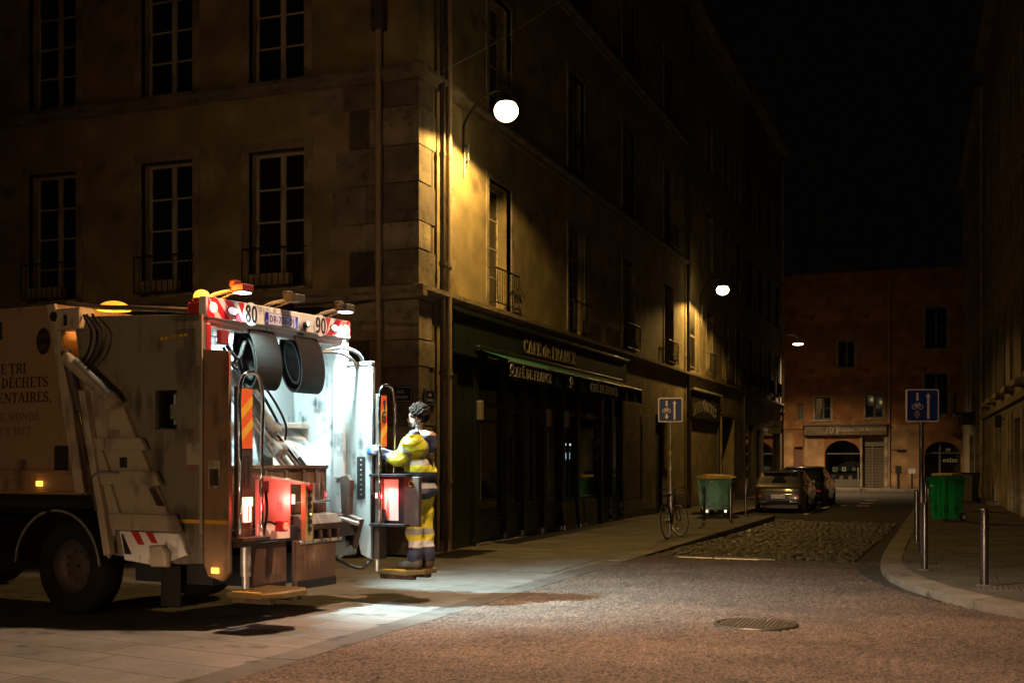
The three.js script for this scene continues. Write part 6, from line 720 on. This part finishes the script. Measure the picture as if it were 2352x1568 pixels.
// ---------- bins ----------
function bin4(label, pos, turn, lidM, bodyM) { const t = thing('refuse_bin', label, 'bin', pos, turn, 'green bins on the pavement'); const w0 = 0.36, w1 = 0.44, d0 = 0.55, d1 = 0.62, g = new THREE.CylinderGeometry(1, 1, 0.9, 4, 1, true);
  const fr = (y0, y1, a0, b0, a1, b1) => { const c = (w, d, y) => [[-w, y, -d], [w, y, -d], [w, y, d], [-w, y, d]], A = c(a0, b0, y0), B = c(a1, b1, y1), P = []; for (let i = 0; i < 4; i++) { const j = (i + 1) % 4; P.push(...A[i], ...B[i], ...A[j], ...A[j], ...B[i], ...B[j]); } P.push(...A[0], ...A[1], ...A[2], ...A[0], ...A[2], ...A[3], ...B[0], ...B[2], ...B[1], ...B[0], ...B[3], ...B[2]); const q = new THREE.BufferGeometry(); q.setAttribute('position', new THREE.Float32BufferAttribute(P, 3)); q.computeVertexNormals(); return uvBox(q); };
  part('body', [fr(0.2, 1.06, w0, d0, w1, d1), rbox(-w1 - 0.03, w1 + 0.03, 1.03, 1.08, -d1 - 0.03, d1 + 0.03, 0.015), ...[-0.2, 0, 0.2].map(z => fr(0.24, 0.98, w0 + 0.012, 0.02, w1 + 0.012, 0.02).translate(0, 0, z * 1.6))], bodyM, t);
  part('lid', [poly([[-w1 - 0.04, 1.08], [w1 + 0.05, 1.08], [w1 + 0.05, 1.11], [w1 * 0.6, 1.17], [-w1 * 0.6, 1.17], [-w1 - 0.04, 1.12]], -d1 - 0.03, d1 + 0.03, 0.01)], lidM, t); part('lid_handle', rbox(w1 + 0.02, w1 + 0.08, 1.09, 1.115, -0.3, 0.3, 0.01), lidM, t);
  for (const x of [-0.26, 0.26]) for (const z of [-0.42, 0.42]) { const w = part('wheel', cyl(V(x, 0.09, z - 0.025), V(x, 0.09, z + 0.025), 0.09, undefined, 20), MT.rubber, t); part('caster_fork', rbox(x - 0.04, x + 0.04, 0.1, 0.21, z - 0.035, z + 0.035, 0.01), MT.steel, w); }
  part('sticker', rbox(-0.16, -0.06, 0.98, 1.02, d1 - 0.008, d1 + 0.002, 0.001), MT.frame, t); return t; }
const binG = M([0.008, 0.19, 0.075], 0.42, { map: TX.grime }), binY = M([0.62, 0.38, 0.02], 0.5, { map: TX.grime });
bin4('large green bin with a flat yellow lid behind the kerb posts', [2.05, 0, -16.1], 0.08, binY, binG); bin4('second green bin with yellow lid standing behind the first', [1.5, 0, -18.2], 0.12, binY, binG);
function bin2(label, pos, turn, lidM, bodyM, s = 1) { const t = thing('wheelie_bin', label, 'bin', pos, turn, 'wheelie bins on the raised pavement'); t.scale.setScalar(s); const P = (y0, y1, w0, d0, w1, d1, z0 = 0, z1 = 0) => { const c = (w, d, y, z) => [[-w, y, -d + z], [w, y, -d + z], [w, y, d + z], [-w, y, d + z]], A = c(w0, d0, y0, z0), B = c(w1, d1, y1, z1), q = []; for (let i = 0; i < 4; i++) { const j = (i + 1) % 4; q.push(...A[i], ...B[i], ...A[j], ...A[j], ...B[i], ...B[j]); } q.push(...A[0], ...A[1], ...A[2], ...A[0], ...A[2], ...A[3], ...B[0], ...B[2], ...B[1], ...B[0], ...B[3], ...B[2]); const g = new THREE.BufferGeometry(); g.setAttribute('position', new THREE.Float32BufferAttribute(q, 3)); g.computeVertexNormals(); return uvBox(g); };
  part('body', [P(0.06, 0.98, 0.22, 0.24, 0.28, 0.33), P(0.1, 0.9, 0.09, 0.012, 0.12, 0.012, 0.238, 0.322), P(0.1, 0.9, 0.012, 0.1, 0.012, 0.13).translate(0, 0, 0)], bodyM, t); part('rim', rbox(-0.30, 0.30, 0.95, 1.0, -0.35, 0.35, 0.015), bodyM, t); part('lid', poly([[-0.36, 1.0], [0.36, 1.0], [0.36, 1.03], [0.2, 1.07], [-0.3, 1.06], [-0.38, 1.03]], -0.30, 0.30, 0.012).rotateY(H), lidM, t); part('grip', cyl(V(-0.24, 0.99, -0.4), V(0.24, 0.99, -0.4), 0.015), lidM, t);
  for (const x of [-0.27, 0.27]) { const w = part('wheel', cyl(V(x - 0.03, 0.1, -0.26), V(x + 0.03, 0.1, -0.26), 0.1, undefined, 24), MT.rubber, t); part('hub', cyl(V(x - 0.035, 0.1, -0.26), V(x + 0.035, 0.1, -0.26), 0.05, undefined, 16), M([0.2, 0.3, 0.22], 0.5), w); } part('axle', cyl(V(-0.28, 0.1, -0.26), V(0.28, 0.1, -0.26), 0.012), MT.steel, t); part('sticker', rbox(-0.2, -0.1, 0.83, 0.87, 0.318, 0.334, 0.001), MT.frame, t); return t; }
bin2('tall green wheelie bin behind the row of posts', [8.28, 0.1, -13.2], -0.75, binG, M([0.004, 0.21, 0.045], 0.42, { map: TX.grime }), 1.03); bin2('pale lidded wheelie bin hidden behind the green one', [8.25, 0.1, -19.5], -0.4, M([0.5, 0.42, 0.22], 0.6), binG, 1.05); bin2('dark bin near the arched doorway', [8.9, 0.1, -27], -0.4, MT.black, MT.frameG, 1.0);
// ---------- posts and signs ----------
function bollard(x, z, y, h, r, label, group) { const t = thing('bollard', label, 'bollard', [x, y, z], rr(0, 3), group); part('shaft', uvBox(new THREE.LatheGeometry([[0, 0], [r, 0], [r, h - 0.03], [r * 0.93, h - 0.008], [r * 0.6, h], [0, h]].map(p => new THREE.Vector2(...p)), 28)), MT.bollard, t); part('collar', uvBox(new THREE.LatheGeometry([[r, 0], [r + 0.05, 0], [r + 0.045, 0.012], [r, 0.02]].map(p => new THREE.Vector2(...p)), 20)), MT.kerb[1], t); return t; }
bollard(8.84, 3.0, 0.1, 0.93, 0.05, 'thick dark bollard standing alone past the studded strip', 'bollards on the raised pavement'); bollard(8.12, 1.1, 0.1, 0.93, 0.046, 'thick dark bollard beside the curved kerb', 'bollards on the raised pavement'); bollard(7.84, -4.6, 0.1, 0.97, 0.04, 'slim post first behind the blue sign pole', 'bollards on the raised pavement'); bollard(7.83, -8.6, 0.1, 0.97, 0.04, 'slim post second behind the blue sign pole', 'bollards on the raised pavement'); bollard(7.82, -12.2, 0.1, 0.97, 0.04, 'slim post just before the green wheelie bin', 'bollards on the raised pavement');
bollard(2.62, -11.2, 0, 0.95, 0.035, 'slim post between the bicycle and the large green bin', 'posts along the kerb'); bollard(2.88, -13.5, 0, 0.97, 0.035, 'slim post at the far edge of the large green bin', 'posts along the kerb'); bollard(2.85, -16.1, 0, 0.97, 0.035, 'slim post between the large bin and the hatchback', 'posts along the kerb');
function lanePost(x, z, y, hs, label, stickers, fy = 0, ps = 0.52) { const t = thing('sign_post', label, 'sign', [x, y, z], fy, 'blue lane signs'); part('pole', [cyl(V(0, 0, 0), V(0, hs + 0.2, 0), y ? 0.037 : 0.03)], y ? MT.bollard : MT.galv, t); const h = ps / 2;
  const shape = r => { const s = new THREE.Shape(), w = h * r, q = 0.035; s.moveTo(-w + q, -w); s.lineTo(w - q, -w); s.quadraticCurveTo(w, -w, w, -w + q); s.lineTo(w, w - q); s.quadraticCurveTo(w, w, w - q, w); s.lineTo(-w + q, w); s.quadraticCurveTo(-w, w, -w, w - q); s.lineTo(-w, -w + q); s.quadraticCurveTo(-w, -w, -w + q, -w); return s; };
  const ex = (s, a, b) => uvBox(new THREE.ExtrudeGeometry(s, { depth: b - a, bevelEnabled: false, curveSegments: 6 }).translate(0, hs, a)); const wm = M([0.86, 0.76, 0.70], 0.5), blue = M([0.010, 0.035, 0.20], 0.4);
  const pl = part('sign_plate', ex(shape(1), 0.034, 0.052), wm, t); part('sign_field', ex(shape(0.925), 0.052, 0.054), blue, pl);
  const arrow = (x0, y0, y1, dir) => { const w = 0.018 * ps / 0.52, hd = 0.042 * ps / 0.52, L = hd * 1.6; return dir > 0 ? [[x0 - w, y0], [x0 + w, y0], [x0 + w, y1 - L], [x0 + hd, y1 - L], [x0, y1], [x0 - hd, y1 - L], [x0 - w, y1 - L]] : [[x0 - w, y1], [x0 - w, y0 + L], [x0 - hd, y0 + L], [x0, y0], [x0 + hd, y0 + L], [x0 + w, y0 + L], [x0 + w, y1]]; };
  const k = ps / 0.52, P = (pts, nm) => part(nm, poly(pts.map(([a, b]) => [a, b + hs]), 0.054, 0.056), wm, pl); P(arrow(0.09 * k, -0.21 * k, 0.2 * k, 1), 'arrow'); P(arrow(-0.08 * k, -0.2 * k, -0.08 * k, -1), 'arrow'); P(rect(-0.098 * k, -0.062 * k, 0.08 * k, 0.2 * k), 'arrow_bar');
  const bk = (r, x0) => uvBox(new THREE.TorusGeometry(r * k, 0.006 * k, 5, 20).translate(x0 * k, hs - 0.02 * k, 0.057)), ln = (a, b, c, d) => cyl(V(a * k, hs + b * k, 0.057), V(c * k, hs + d * k, 0.057), 0.005 * k, undefined, 5); part('bicycle_symbol', [bk(0.036, -0.13), bk(0.036, -0.03), ln(-0.13, -0.02, -0.1, 0.035), ln(-0.03, -0.02, -0.055, 0.045), ln(-0.1, 0.03, -0.052, 0.03), ln(-0.08, -0.02, -0.052, 0.03), ln(-0.08, -0.02, -0.1, 0.03), ln(-0.08, -0.02, -0.13, -0.02), ln(-0.055, 0.045, -0.035, 0.045), ln(-0.115, 0.04, -0.09, 0.04)], wm, pl);
  part('back_clamp', [rbox(-0.05, 0.05, hs + 0.1, hs + 0.14, -0.035, 0.034, 0.006), rbox(-0.05, 0.05, hs - 0.14, hs - 0.1, -0.035, 0.034, 0.006)], MT.galv, pl);
  stickers.forEach(([y0, hh, c]) => part('sticker', uvBox(new THREE.CylinderGeometry(0.0312, 0.0312, hh, 14, 1, true, -1.2, 2.4).translate(0, y0, 0)), M(c, 0.6), t)); if (stickers.length > 4) part('smear', uvBox(new THREE.CircleGeometry(0.05, 10)).translate(-0.09, hs - 0.14, 0.0566), M([0.35, 0.2, 0.17], 0.7), pl); return t; }
lanePost(2.98, -5.95, 0, 2.64, 'blue lane sign with bicycle symbol on the kerb beside the bicycle', [[1.75, 0.1, [0.5, 0.38, 0.22]], [1.42, 0.07, [0.5, 0.5, 0.5]], [1.3, 0.05, [0.35, 0.33, 0.3]]], 0.1, 0.50); lanePost(7.99, -2.2, 0.1, 2.39, 'blue lane sign with bicycle symbol on the raised pavement', [[1.7, 0.05, [0.4, 0.35, 0.3]], [1.5, 0.04, [0.3, 0.3, 0.3]], [1.2, 0.06, [0.35, 0.25, 0.2]], [1.35, 0.04, [0.3, 0.3, 0.3]], [0.9, 0.05, [0.3, 0.25, 0.2]]], 0.33, 0.53);

renderer.render(scene, camera);
